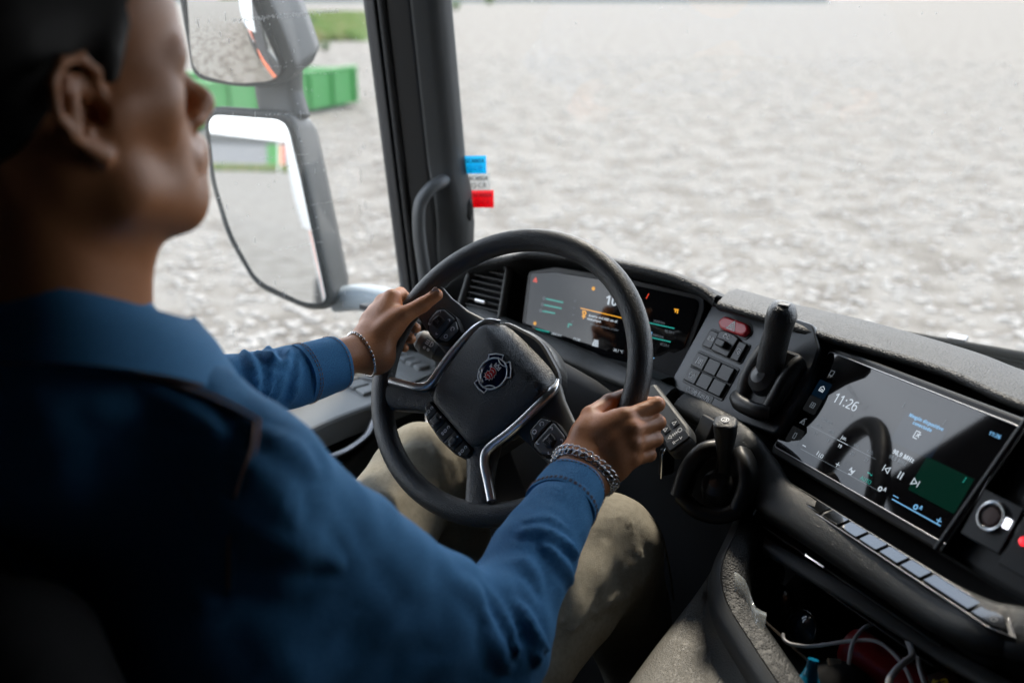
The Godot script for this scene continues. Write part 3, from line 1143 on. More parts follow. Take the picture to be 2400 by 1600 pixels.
func build_door(other: bool) -> void:
	var f := func(x: float, y: float, z: float) -> Vector3:
		return Vector3(1.2 - x, y, z) if other else Vector3(x, y, z)
	var flip := Transform3D(Basis(Vector3(-1, 0, 0), Vector3.UP, Vector3(0, 0, 1)), Vector3(1.2, 0, 0)) if other else Transform3D()
	var d := thing("cab_door", "grey cab door with armrest switches beside the driver" if not other else "grey cab door on the passenger side", "door", "cab doors")
	var mid := 0.03
	put(cbox(0.06, 0.60, 1.30, 0.01), "lower_panel", mats.hard_dash, d, Transform3D(Basis(), f.call(-0.665, 1.665, mid)))
	put(cbox(0.07, 0.05, 1.30, 0.015), "sill", mats.armrest_grey, d, Transform3D(Basis(), f.call(-0.648, 1.965, mid)))
	# the window
	var rows := []
	for y in 2:
		var r := PackedVector3Array()
		for z in 2:
			r.append(f.call(-0.675 + 0.0 * y, [1.975, 3.03][y], lerpf(-0.64 if y == 0 else -0.46, 0.60, z)))
		if other:
			r.reverse()
		rows.append(r)
	put(sheet(rows, 0.004).done(), "window_pane", mats.pane, d)
	if not other:
		var blind := []  # unseen sunblind, placed to cut the bright window reflected in the touchscreen
		for y in 2:
			var r := PackedVector3Array()
			for k in 30:
				var u := k / 29.0
				var z := lerpf(0.62, 0.03, u)
				r.append(Vector3(-0.645 + 0.003 * sin(u * 40.0), lerpf(2.42, 2.59, u) if y == 0 else 3.05, z))
			blind.append(r)
		var gc := put(sheet(blind, 0.002).done(), "unseen_blind", mats.curtain)
		tag(gc, "unseen dark sunblind that darkens the touchscreen reflection, pulled down over the top of the driver's window", "blind")
	put(cbox(0.05, 1.06, 0.06, 0.01), "rear_frame", mats.black_plastic, d, Transform3D(Basis(), f.call(-0.67, 2.5, 0.61)))
	put(cbox(0.05, 0.05, 1.1, 0.01), "top_frame", mats.black_plastic, d, Transform3D(Basis(), f.call(-0.67, 3.02, 0.07)))
	if other:
		# unseen curtain across the passenger's window, placed to darken the driver's back
		var cur := []
		for y in 3:
			var r := PackedVector3Array()
			for k in 90:
				var u := k / 89.0
				r.append(Vector3(1.835 + 0.014 * sin(u * 92.0), [1.93, 2.5, 3.06][y], lerpf(-0.46, 0.64, u)))
			cur.append(r)
		var cu := put(sheet(cur, 0.002).done(), "unseen_curtain", mats.curtain)
		tag(cu, "unseen dark pleated curtain that darkens the back of the shirt, drawn across the passenger's window", "curtain")
		return
	# armrest with switches
	var top := round_poly(poly([-640, -540, -520, -545, -445, -450, -462, -330, -490, -180, -505, 60, -520, 420, -640, 420]), 0.03, 4)
	var turn := Transform3D(Basis(Vector3(1, 0, 0), Vector3(0, 0, 1), Vector3(0, -1, 0)), Vector3(0, 1.952, 0))
	# polygon (x, z) laid flat: its second axis is z, its normal points up after the flip below
	turn = Transform3D(Basis(Vector3(1, 0, 0), Vector3(0, 0, 1), Vector3(0, 1, 0)), Vector3(0, 1.952, 0))
	put(prism(top, -0.05, 0.0, 0.008, false, null, turn).done(), "armrest", mats.armrest_grey, d)
	put(prism(round_poly(poly([-625, -520, -535, -525, -470, -450, -480, -360, -600, -330, -625, -360]), 0.015, 3), 0.0, 0.006, 0.003, false, null, turn).done(), "switch_plate", mats.armrest_grey, d)
	for k in 4:
		put(cbox(0.026, 0.010, 0.030, 0.003), "switch", mats.armrest_grey, d, Transform3D(Basis(Vector3.UP, -0.35), Vector3(-0.600 + k * 0.029, 1.9615, -0.480 + k * 0.011)))
	for k in 3:
		put(cbox(0.034, 0.009, 0.040, 0.003), "switch", mats.armrest_grey, d, Transform3D(Basis(Vector3.UP, -0.3), Vector3(-0.606 + k * 0.039, 1.956, -0.315 + k * 0.012)))
	# side of the armrest, pull handle and the pocket below
	var hp := PackedVector3Array([Vector3(-0.470, 1.925, -0.24), Vector3(-0.452, 1.912, -0.20), Vector3(-0.448, 1.905, -0.14), Vector3(-0.462, 1.902, -0.08)])
	put(tube(curve(hp, 5), 0.008, 0.005, 10).done(), "door_handle", mats.dark_silver, d)
	var pk := PackedVector3Array([Vector3(-0.60, 1.80, -0.42), Vector3(-0.54, 1.78, -0.28), Vector3(-0.53, 1.77, -0.05), Vector3(-0.56, 1.77, 0.25)])
	put(tube(curve(pk, 6), 0.02, 0.05, 10, false, Vector3.UP).done(), "pocket_rim", mats.trim_grey, d)
	# rain marks on the glass
	var rng := RandomNumberGenerator.new()
	rng.seed = 19
	var b := MB.new()
	var face := Basis(Vector3(0, 0, -1), Vector3.UP, Vector3(1, 0, 0))
	for k in 170:
		var p := Vector3(-0.672, rng.randf_range(2.06, 2.95), rng.randf_range(-0.5, -0.02))
		var long := rng.randf_range(1.0, 1.6) if rng.randf() < 0.6 else rng.randf_range(4.0, 9.0)
		speck(b, p, face, rng.randf_range(0.0005, 0.0014), long)
	for k in 7:
		var y := rng.randf_range(2.1, 2.62)
		var z := rng.randf_range(-0.42, -0.30)
		for q in 50:
			if rng.randf() < 0.45:
				speck(b, Vector3(-0.672, y + q * 0.00016 + rng.randfn() * 0.0007, z + q * 0.0028), face * Basis(Vector3(0, 0, 1), PI / 2), rng.randf_range(0.0004, 0.0009), rng.randf_range(1.0, 3.0))
	for q in 130:
		speck(b, Vector3(-0.672, 2.685 - q * 0.0001 + rng.randfn() * 0.0014, -0.42 + q * 0.0021), face, rng.randf_range(0.0006, 0.0016), rng.randf_range(1.0, 3.0))
	var drops := put(b.done(), "rain_marks", mats.droplet, d)
	drops.set_meta("kind", "stuff")

# ---------------------------------------------------------------- mirrors and the lorry behind them
func build_truck_outside() -> void:
	var mir := thing("side_mirror", "pair of black framed lorry mirrors outside the driver's window", "mirror")
	var o := Vector3(-0.958, 2.348, -0.5)
	var n := Vector3(0.385, 0.080, 0.919).normalized()
	var t := mirror_frame(o, n)
	# main glass, in mm across the frame
	var main := round_poly(poly([-160, 112, 35, 103, 62, -20, 118, -318, 60, -322, -60, -272, -118, -165, -152, -40]), 0.035, 5)
	var hous := round_poly(poly([-175, 128, 48, 120, 76, -20, 134, -328, 66, -338, -66, -288, -132, -172, -166, -40]), 0.04, 5)
	mirror_head(mir, t, main, hous, 0.17, false)
	var o2 := Vector3(-0.985, 2.60, -0.50)
	var t2 := mirror_frame(o2, Vector3(0.36, -0.20, 0.93).normalized())
	var wide := round_poly(poly([-150, 190, -12, 190, 34, 60, 58, -42, 26, -62, -60, -68, -160, -50]), 0.03, 5)
	var wh := round_poly(poly([-165, 205, 14, 205, 66, 60, 90, -46, 46, -78, -60, -84, -175, -66]), 0.035, 5)
	mirror_head(mir, t2, wide, wh, 0.19, true)
	# the stem between the heads and the arm to the door
	var stem := PackedVector3Array([o2 + Vector3(-0.01, -0.03, -0.06), o2 + Vector3(-0.018, -0.10, -0.065), o + Vector3(-0.02, 0.085, -0.06)])
	put(tube(curve(stem, 5), 0.062, 0.035, 14, false, Vector3(0, 0, 1), null, 3.0).done(), "stem", mats.mirror_shell, mir)
	var arm := PackedVector3Array([Vector3(-0.87, 2.02, -0.58), Vector3(-0.80, 2.035, -0.585), Vector3(-0.72, 2.04, -0.575), Vector3(-0.66, 2.035, -0.575)])
	put(tube(curve(arm, 5), 0.035, 0.03, 14, false, Vector3.UP, null, 3.0).done(), "lower_arm", mats.paint_grey, mir)
	var arm2 := PackedVector3Array([o2 + Vector3(0.03, 0.2, -0.08), Vector3(-0.86, 2.86, -0.55), Vector3(-0.66, 2.88, -0.52)])
	put(tube(curve(arm2, 6), 0.03, 0.03, 12).done(), "upper_arm", mats.mirror_shell, mir)
	# the lorry's own flank, which the mirrors look back along
	var tr := thing("lorry_body", "own lorry's pale side fairing and orange flank, seen only in the mirrors", "lorry")
	var rows := []
	for y in 12:
		var yy := lerpf(2.06, 3.4, y / 11.0)
		var outw := -0.945 + 0.06 * pow(clampf((2.5 - yy) / 0.4, 0.0, 1.2), 2.0)
		var r := PackedVector3Array([Vector3(-0.705, yy, 1.20), Vector3(lerpf(-0.705, outw, 0.7), yy, 1.45), Vector3(outw, yy, 1.75), Vector3(outw, yy, 1.95)])
		r.reverse()
		rows.append(r)
	put(sheet(rows, 0.02).done(), "side_fairing", mats.paint_white, tr)
	put(cbox(0.05, 0.42, 1.2, 0.02), "lower_flank", mats.paint_orange, tr, Transform3D(Basis(), Vector3(-0.69, 1.15, 1.2)))
	put(cbox(2.54, 2.3, 8.5, 0.03), "cargo_box", mats.wall_dark, tr, Transform3D(Basis(), Vector3(0.6, 2.55, 6.6)))
	put(cbox(0.03, 0.30, 8.5, 0.01), "orange_stripe", mats.paint_orange, tr, Transform3D(Basis(), Vector3(-0.682, 1.56, 6.6)))
	put(cbox(0.03, 0.08, 8.5, 0.01), "pale_stripe", mats.paint_white, tr, Transform3D(Basis(), Vector3(-0.682, 1.37, 6.6)))
	put(cbox(0.06, 0.36, 8.5, 0.02), "side_skirt", mats.paint_orange, tr, Transform3D(Basis(), Vector3(-0.52, 1.08, 6.6)))
	put(cbox(0.05, 0.10, 8.5, 0.01), "white_stripe", mats.paint_white, tr, Transform3D(Basis(), Vector3(-0.515, 0.84, 6.6)))
	for k in 4:
		var wheel := put(lathe(PackedVector2Array([Vector2(0.0, 0.1), Vector2(0.25, 0.1), Vector2(0.28, 0.14), Vector2(0.46, 0.15), Vector2(0.51, 0.10), Vector2(0.51, -0.15), Vector2(0.0, -0.15)]), 24).done(), "wheel", mats.rubber, tr, Transform3D(Basis(Vector3.UP, -PI / 2), Vector3(-0.52, 0.51, [-0.1, 3.4, 4.6, 9.0][k])))
		wheel.set_meta("label", "black lorry wheel")
	put(cbox(2.0, 0.3, 11.0, 0.02), "chassis", mats.void, tr, Transform3D(Basis(), Vector3(0.6, 0.85, 5.0)))
	put(cbox(2.4, 0.7, 2.5, 0.02), "cab_base", mats.wall_dark, tr, Transform3D(Basis(), Vector3(0.6, 0.98, 0.45)))

func mirror_frame(o: Vector3, n: Vector3) -> Transform3D:
	var u := Vector3.UP.cross(n).normalized()
	return Transform3D(Basis(u, n.cross(u), n), o)

func mirror_head(mir: Node3D, t: Transform3D, glass: PackedVector2Array, shell: PackedVector2Array, deep: float, convex: bool) -> void:
	var rim := MB.new()
	if Geometry2D.is_polygon_clockwise(shell):
		shell.reverse()
	if Geometry2D.is_polygon_clockwise(glass):
		glass.reverse()
	# housing: rings from the lip round the back
	var rows := []
	var c := Vector2.ZERO
	for p in shell:
		c += p / shell.size()
	for lv in [[0.965, 0.0], [1.0, -0.006], [1.0, -0.03], [0.985, -0.6], [0.90, -0.88], [0.55, -1.0]]:
		var r := PackedVector3Array()
		for p in shell:
			var q: Vector2 = c + (p - c) * lv[0]
			r.append(t * Vector3(q.x, q.y, 0.012 + (lv[1] * deep if lv[1] < -0.03 else lv[1])))
		r.reverse()
		rows.append(r)
	var b := MB.new()
	b.grid(rows, true)
	b.fan(rows[5], -t.basis.z)
	b.fan(rows[0], t.basis.z)
	# the lip's face lies behind the glass, which stands a little proud of it
	put(b.done(), "wide_housing" if convex else "main_housing", mats.mirror_shell, mir)
	var seal := PackedVector3Array()
	for p in glass:
		seal.append(t * Vector3(p.x, p.y, 0.015))
	put(tube(seal, 0.004, -1.0, 6, true).done(), "seal", mats.rubber, mir)
	var g := MB.new()
	if convex:
		var gc := Vector2.ZERO
		for p in glass:
			gc += p / glass.size()
		var rr := []
		const R := 0.42
		for k in 15:
			var s := 1.0 - k / 14.0
			var r := PackedVector3Array()
			for p in glass:
				var q := gc + (p - gc) * s
				r.append(t * Vector3(q.x, q.y, 0.016 + R * (cos(asin(clampf((q - gc).length() / R, 0, 1))) - 1.0) + 0.028))
			rr.append(r)
		g.grid(rr, true)
		var turned := 0.0
		for k in g.n.size():
			var q := t.affine_inverse() * g.v[k]
			var nn := (Vector3(q.x - gc.x, q.y - gc.y, R)).normalized()
			turned += 1.0 if g.n[k].dot(t.basis * nn) > 0.0 else -1.0
			g.n[k] = t.basis * nn
		if turned < 0.0:
			g.i.reverse()
	else:
		prism(glass, 0.012, 0.0165, 0.0, false, g, t)
	put(g.done(), "wide_angle_glass" if convex else "main_glass", mats.mirror_glass, mir)
# ---------------------------------------------------------------- dashboard
func v3(l: Array) -> PackedVector3Array:
	return PackedVector3Array(l)

const HOOD := [Vector3(-0.62, 2.095, -0.56), Vector3(-0.50, 2.130, -0.50), Vector3(-0.40, 2.19, -0.42), Vector3(-0.325, 2.232, -0.355), Vector3(-0.29, 2.250, -0.336), Vector3(-0.220, 2.268, -0.342), Vector3(-0.173, 2.282, -0.354), Vector3(-0.08, 2.291, -0.340), Vector3(0.005, 2.295, -0.324), Vector3(0.105, 2.292, -0.312), Vector3(0.169, 2.282, -0.300), Vector3(0.196, 2.270, -0.294)]
const PADN := [Vector3(0.203, 2.265, -0.290), Vector3(0.292, 2.262, -0.271), Vector3(0.408, 2.257, -0.244), Vector3(0.5485, 2.262, -0.187), Vector3(0.658, 2.264, -0.108), Vector3(0.80, 2.262, -0.06), Vector3(1.2, 2.258, -0.18), Vector3(1.84, 2.25, -0.40)]
const PADF := [Vector3(0.160, 2.222, -0.520), Vector3(0.250, 2.222, -0.490), Vector3(0.400, 2.222, -0.460), Vector3(0.560, 2.222, -0.400), Vector3(0.660, 2.222, -0.345), Vector3(0.85, 2.222, -0.32), Vector3(1.25, 2.22, -0.42), Vector3(1.84, 2.20, -0.50)]
const LEDGE := [Vector3(-0.32, 2.145, -0.36), Vector3(-0.20, 2.135, -0.325), Vector3(-0.060, 2.129, -0.289), Vector3(0.020, 2.122, -0.273), Vector3(0.101, 2.124, -0.241), Vector3(0.193, 2.124, -0.200), Vector3(0.276, 2.120, -0.165), Vector3(0.321, 2.114, -0.134), Vector3(0.347, 2.088, -0.122), Vector3(0.379, 2.066, -0.099), Vector3(0.429, 2.066, -0.066), Vector3(0.511, 2.069, -0.011), Vector3(0.572, 2.073, 0.031), Vector3(0.629, 2.078, 0.072), Vector3(0.676, 2.088, 0.103), Vector3(0.704, 2.093, 0.106), Vector3(0.74, 2.10, 0.114), Vector3(0.86, 2.11, 0.08), Vector3(1.2, 2.11, -0.05), Vector3(1.84, 2.10, -0.30)]

func profile_sheet(base: Array, offsets: Array, per: int, thick: float) -> MB:
	# rows run along the dashboard; offsets are added to each station of the base line
	var rows := []
	for o in offsets:
		var pts := PackedVector3Array()
		for p in base:
			pts.append(p + o)
		rows.append(curve(pts, per))
	rows.reverse()
	return sheet(rows, thick)

func build_dashboard() -> void:
	var d := thing("dashboard", "black moulded lorry dashboard with grained padded top", "dashboard")
	# hood over the instruments
	var near := curve(v3(HOOD), 5)
	var rows := []
	for o in [Vector3(0, -0.055, -0.07), Vector3(0, -0.022, -0.022), Vector3(0, -0.014, -0.001), Vector3(0, -0.005, 0.002), Vector3(0, 0.0, -0.004), Vector3(0, 0.001, -0.016)]:
		var r := PackedVector3Array()
		for p in near:
			r.append(p + o)
		rows.append(r)
	for q in [[0.35, 0.0], [1.0, 0.0]]:
		var r := PackedVector3Array()
		for p in near:
			var f := Vector3(p.x, 2.165, -0.64)
			r.append((p + Vector3(0, 0.001, -0.016)).lerp(f, q[0]) + Vector3(0, -0.008 if q[0] < 1.0 else 0.0, 0))
		rows.append(r)
	var low := PackedVector3Array()
	for p in near:
		low.append(Vector3(p.x, 2.02, -0.80))
	rows.append(low)
	put(flip_sheet(rows, 0.003).done(), "instrument_hood", mats.soft_dash, d)
	# padded top to the right of it
	var pn := curve(v3(PADN), 6)
	var pf := curve(v3(PADF), 6)
	rows = []
	for o in [Vector3(0.0, -0.030, -0.060), Vector3(0, -0.015, -0.010), Vector3(0, -0.009, 0.001), Vector3(0, -0.003, 0.0), Vector3(0, 0.0, -0.008)]:
		var r := PackedVector3Array()
		for p in pn:
			r.append(p + o)
		rows.append(r)
	for f in [0.35, 0.7, 0.93]:
		var r := PackedVector3Array()
		for k in pn.size():
			r.append((pn[k] + Vector3(0, 0, -0.008)).lerp(pf[k], f) + Vector3(0, 0.010 * sin(f * PI), 0))
		rows.append(r)
	for o in [Vector3(0, -0.006, -0.012), Vector3(0, -0.04, -0.03), Vector3(0, -0.15, -0.05)]:
		var r := PackedVector3Array()
		for p in pf:
			r.append(p + o)
		rows.append(r)
	put(flip_sheet(rows, 0.003).done(), "padded_top", mats.soft_dash, d)
	# flat shelf out to the windscreen
	rows = []
	for y in 2:
		var r := PackedVector3Array()
		for k in 20:
			var x := lerpf(-0.62, 1.82, k / 19.0)
			r.append(Vector3(x, 2.10, -0.38) if y == 0 else Vector3(x, 2.04, -0.90))
		rows.append(r)
	put(flip_sheet(rows, 0.01).done(), "shelf", mats.hard_dash, d)
	# near-black sheet painted as shade behind the panel gaps, then the knee panel below the ledge
	var lp := curve(v3(LEDGE), 4)
	rows = []
	var top := PackedVector3Array()
	var bot := PackedVector3Array()
	var whole: Array = HOOD.slice(3) + PADN.slice(1)
	var wc := curve(v3(whole), 5)
	for p in wc:
		top.append(p + Vector3(0.0, -0.045, -0.085))
		# nearest ledge point by x
		var best := lp[0]
		for q in lp:
			if absf(q.x - p.x) < absf(best.x - p.x):
				best = q
		bot.append(best + Vector3(0, -0.01, -0.05))
	rows = [bot, top]
	put(sheet(rows, 0.004).done(), "shade_backing", mats.void, d)
	rows = []
	for o in [Vector3(0, 0.0, -0.012), Vector3(0, -0.022, -0.006), Vector3(0, -0.05, -0.035), Vector3(0, -0.12, -0.075), Vector3(0, -0.30, -0.12), Vector3(0, -0.66, -0.30)]:
		var r := PackedVector3Array()
		for p in lp:
			r.append(p + o)
		rows.append(r)
	put(flip_sheet(rows, 0.004).done(), "knee_panel", mats.hard_dash, d)
	# the ledge: a perforated, rounded strip in two lengths
	put(tube(lp.slice(0, 20), 0.019, 0.012, 16, false, Vector3(0, 0.75, 0.66).normalized(), null, 2.6).done(), "ledge_strip", mats.ledge, d)
	var wid := PackedFloat32Array()
	for k in range(20, lp.size()):
		wid.append(0.020 + 0.010 * smoothstep(26.0, 34.0, float(k)))
	put(tube(lp.slice(20), wid, 0.013, 16, false, Vector3(-0.3, 0.8, 0.5).normalized(), null, 2.6).done(), "ledge_strip", mats.ledge, d)
	# sill between the instruments and the ledge
	rows = []
	var cl := frame(Vector3(-0.1843, 2.2371, -0.3656), -5, 16.4)
	var a := PackedVector3Array()
	var b := PackedVector3Array()
	var c := PackedVector3Array()
	for k in 12:
		var p := cl * (Vector3(lerpf(-40, 345, k / 11.0), -119, 2) * 0.001)
		var q := lp[clampi(int(lerpf(5, 17, k / 11.0)), 0, lp.size() - 1)] + Vector3(0, 0.004, -0.012)
		a.append(p)
		b.append(p.lerp(q, 0.5) + Vector3(0, 0.006, 0.004))
		c.append(q)
	put(sheet([c, b, a], 0.003).done(), "instrument_sill", mats.trim_grey, d)
	# steering column shroud
	var wn := Vector3(0, sin(deg_to_rad(36)), cos(deg_to_rad(36)))
	rows = []
	for k in 8:
		var f := k / 7.0
		var o := Vector3(0, 2.2, 0) - wn * lerpf(0.035, 0.30, f) + Vector3(0.01 * f, -0.01 * f, 0)
		var r := PackedVector3Array()
		var w := lerpf(0.062, 0.105, smoothstep(0.0, 0.5, f))
		var h := lerpf(0.055, 0.062, f)
		for s in 24:
			var t := -TAU * s / 24
			var cs := signf(cos(t)) * pow(absf(cos(t)), 0.6)
			var sn := signf(sin(t)) * pow(absf(sin(t)), 0.6)
			r.append(o + Vector3(cs * w, 0, 0) + Vector3(0, cos(deg_to_rad(36)), -sin(deg_to_rad(36))) * sn * h)
		rows.append(r)
	put(loft(rows).done(), "column_shroud", mats.hard_dash, d)
	build_instruments(cl)
	build_panel()
	build_screen()
	build_vents(cl)
	build_levers()

func flip_sheet(rows: Array, thick: float) -> MB:
	var q := rows.duplicate()
	q.reverse()
	return sheet(q, thick)

func build_instruments(cl: Transform3D) -> void:
	var t := thing("instrument_display", "wide dark digital instrument display showing 10 behind the wheel rim", "display", "", cl)
	put(prism(round_poly(poly([-8, 2, 50, 20, 200, 24, 345, 20, 352, 0, 330, -122, 0, -122]), 0.008, 3), -0.02, -0.001, 0.002).done(), "bezel", mats.black_plastic, t)
	put(prism(round_poly(poly([0, 0, 55, 10, 200, 15, 336, 12, 340, 0, 322, -116, 10, -116]), 0.006, 3), -0.006, 0.001, 0.0008).done(), "display_glass", mats.gloss_black, t)
	var w := func(words: String, h: float, x: float, y: float, m: String, bold := false) -> void:
		put(writing(words, h, bold), "display_text", mats[m], t, shift(x, y, 1.3))
	var l := func(lines: Array, width: float, m: String) -> void:
		put(strokes(lines, width), "display_mark", mats[m], t, shift(0, 0, 1.2))
	w.call("10", 0.0165, 178, -19, "screen_white", true)
	l.call([[120, -43, 215, -44]], 1.3, "screen_orange")
	l.call([ring_line(129, -50, 3.2, 8), [126, -56, 132, -56], [129, -53, 129, -59], [125, -47, 126.5, -48]], 1.6, "screen_orange")
	w.call("Avería del ABS en el", 0.0046, 168, -52, "screen_white", true)
	w.call("remolque", 0.0046, 151, -58, "screen_white", true)
	w.call("Encargar reparación al taller", 0.0034, 174, -66, "screen_dim")
	l.call([[158, -101, 168, -101], [158, -98, 167.5, -98], [159, -95, 167, -95], [159.5, -92, 166.5, -92]], 1.8, "screen_white")
	w.call("28,7 °C", 0.0046, 210, -100, "screen_white")
	w.call("11:26", 0.0046, 123, -98, "screen_white")
	l.call([[9, -14, 17, -14, 13, -7, 9, -14], [13, -9.5, 13, -12]], 1.2, "screen_red")
	l.call([ring_line(138, -5, 2.0, 8)], 1.8, "screen_orange")
	for k in 3:
		l.call([[[45, -40, 80, -40], [43, -51.5, 79, -51], [42, -63, 67, -62]][k]], 2.2, "screen_teal")
		l.call([ring_line(39 - k * 1.2, [-40, -51.5, -63][k], 2.2, 8)], 1.5, "screen_dim")
	l.call([[34, -97.5, 62, -97]], 2.2, "screen_teal")
	l.call([ring_line(28, -98, 2.4, 8)], 1.4, "screen_dim")
	l.call([ring_line(29, -88, 2.0, 8)], 1.6, "screen_orange")
	w.call("2800 km", 0.0044, 79, -98, "screen_white")
	for k in 4:
		w.call(["80", "60", "40", "20"][k], 0.0036, 105 + k, -33 - k * 12, "screen_dim")
	l.call([[101, -80, 101, -75, 107, -75]], 2.0, "screen_teal")
	l.call([[259, -42, 305, -42]], 1.6, "screen_teal")
	l.call([[262, -65, 303, -65]], 1.6, "screen_teal")
	l.call([[284, -100, 304, -101]], 1.6, "screen_teal")
	w.call("2500 km", 0.0042, 276, -37, "screen_dim")
	w.call("90,50 t", 0.0042, 298, -49, "screen_dim")
	w.call("2800 km", 0.0042, 279, -60, "screen_dim")
	w.call("47,55 t", 0.0042, 294, -72, "screen_dim")
	l.call([[276, -102, 281, -102], [276, -100, 281, -100], [276, -98, 281, -98]], 1.8, "screen_blue")
	l.call([[263, -60, 266, -60, 266, -57, 263, -57]], 1.6, "screen_blue")
	l.call([[300, -11, 306, -11], [302, -15, 302, -11], [306, -16, 305, -11]], 1.6, "screen_orange")
	l.call([[244, -3, 247, 5]], 1.0, "screen_red")

func build_panel() -> void:
	var f := frame(Vector3(0.1791, 2.1763, -0.2923), -27, 33.2).scaled_local(Vector3.ONE * 1.0215)
	var t := thing("switch_panel", "blue-grey satin switch panel with red hazard button beside the instruments", "switch panel", "", f)
	put(prism(round_poly(poly([-26, 90, 95, 102, 172, 104, 202, 74, 214, 10, 206, -60, 110, -70, -26, -67]), 0.008, 4), -0.03, 0.0, 0.003).done(), "plate", mats.panel_satin, t)
	put(prism(round_poly(poly([5, 56, 14, 71, 68, 72, 80, 61, 74, 46, 19, 43]), 0.004, 3), -0.001, 0.0012, 0.0006).done(), "hazard_surround", mats.black_plastic, t)
	var h := put(prism(round_poly(poly([9, 56, 17, 68, 66, 69, 76, 60, 71, 49, 21, 46.5]), 0.006, 4), 0.0, 0.0085, 0.0035).done(), "hazard_button", mats.hazard_red, t)
	h.set_meta("label", "red hazard warning button")
	put(strokes([[35, 51.5, 51, 51.5, 43, 65, 35, 51.5], [40, 54.5, 46, 54.5, 43, 59.5, 40, 54.5]], 1.5, 0.0084, 0.0090), "triangle_mark", mats.print_white, h)
	# three switches in a row
	put(prism(rrect(0.092, 0.034, 0.005), -0.001, 0.0012, 0.0006, false, null, shift(43, 26)).done(), "row_surround", mats.black_plastic, t)
	var b1 := put(prism(rrect(0.020, 0.028, 0.002), 0, 0.006, 0.0015, false, null, shift(13, 26)).done(), "switch", mats.button_black, t)
	put(writing("0.0", 0.007, true), "symbol", mats.print_white, b1, shift(13, 27, 6.2))
	var b2 := put(prism(round_poly(poly([24, 11, 63, 11, 65, 44, 52, 47, 34, 47, 22, 44]), 0.003, 3), 0, 0.007, 0.002).done(), "switch", mats.button_black, t)
	put(strokes([ring_line(38, 39, 3, 8, 40, 320), ring_line(46, 39, 3, 8, 40, 320)], 0.9, 0.007, 0.0073), "symbol", mats.print_white, b2)
	put(prism(rrect(0.020, 0.012, 0.003), 0.005, 0.017, 0.002, false, null, shift(44, 26)).done(), "knob", mats.button_black, b2)
	var b3 := put(prism(rrect(0.017, 0.030, 0.002), 0, 0.006, 0.0015, false, null, shift(76, 26)).done(), "switch", mats.button_black, t)
	put(strokes([ring_line(76, 27, 3.2, 8, 30, 260), ring_line(78, 24, 2.2, 8)], 0.9, 0.006, 0.0063), "symbol", mats.print_white, b3)
	# block of six
	put(prism(rrect(0.094, 0.056, 0.004), -0.001, 0.0012, 0.0006, false, null, shift(44, -24)).done(), "block_surround", mats.black_plastic, t)
	for k in 6:
		var cx := 15.0 + (k % 3) * 29.0
		var cy := -11.5 - (k / 3) * 25.0
		var b := put(prism(rrect(0.0275, 0.0235, 0.002), 0, 0.006, 0.0016, false, null, shift(cx, cy)).done(), "switch", mats.button_black, t)
		if k == 0:
			put(strokes([[cx - 6, cy - 5, cx - 5, cy + 4], [cx + 6, cy - 5, cx + 5, cy + 4], [cx - 1, cy - 4, cx + 2, cy - 4, cx + 2, cy + 3, cx - 1, cy + 3, cx - 1, cy - 4]], 0.9, 0.006, 0.0063), "symbol", mats.print_white, b)
		if k == 3:
			put(strokes([ring_line(cx, cy, 3.6, 10), ring_line(cx, cy, 5.6, 6, 130, 230), ring_line(cx, cy, 5.6, 6, -50, 50)], 0.9, 0.006, 0.0063), "symbol", mats.print_white, b)
	put(prism(rrect(0.066, 0.013, 0.003), 0.0, 0.0008, 0.0003, false, null, shift(40, -58)).done(), "speed_label", mats.button_black, t)
	put(writing("90 km/h", 0.0078, true), "lettering", mats.print_white, t, shift(47, -58, 1.0))
	put(strokes([ring_line(18, -58, 3.4, 10, -40, 220), [18, -58, 20, -56]], 0.9, 0.0008, 0.0011), "symbol", mats.print_white, t)

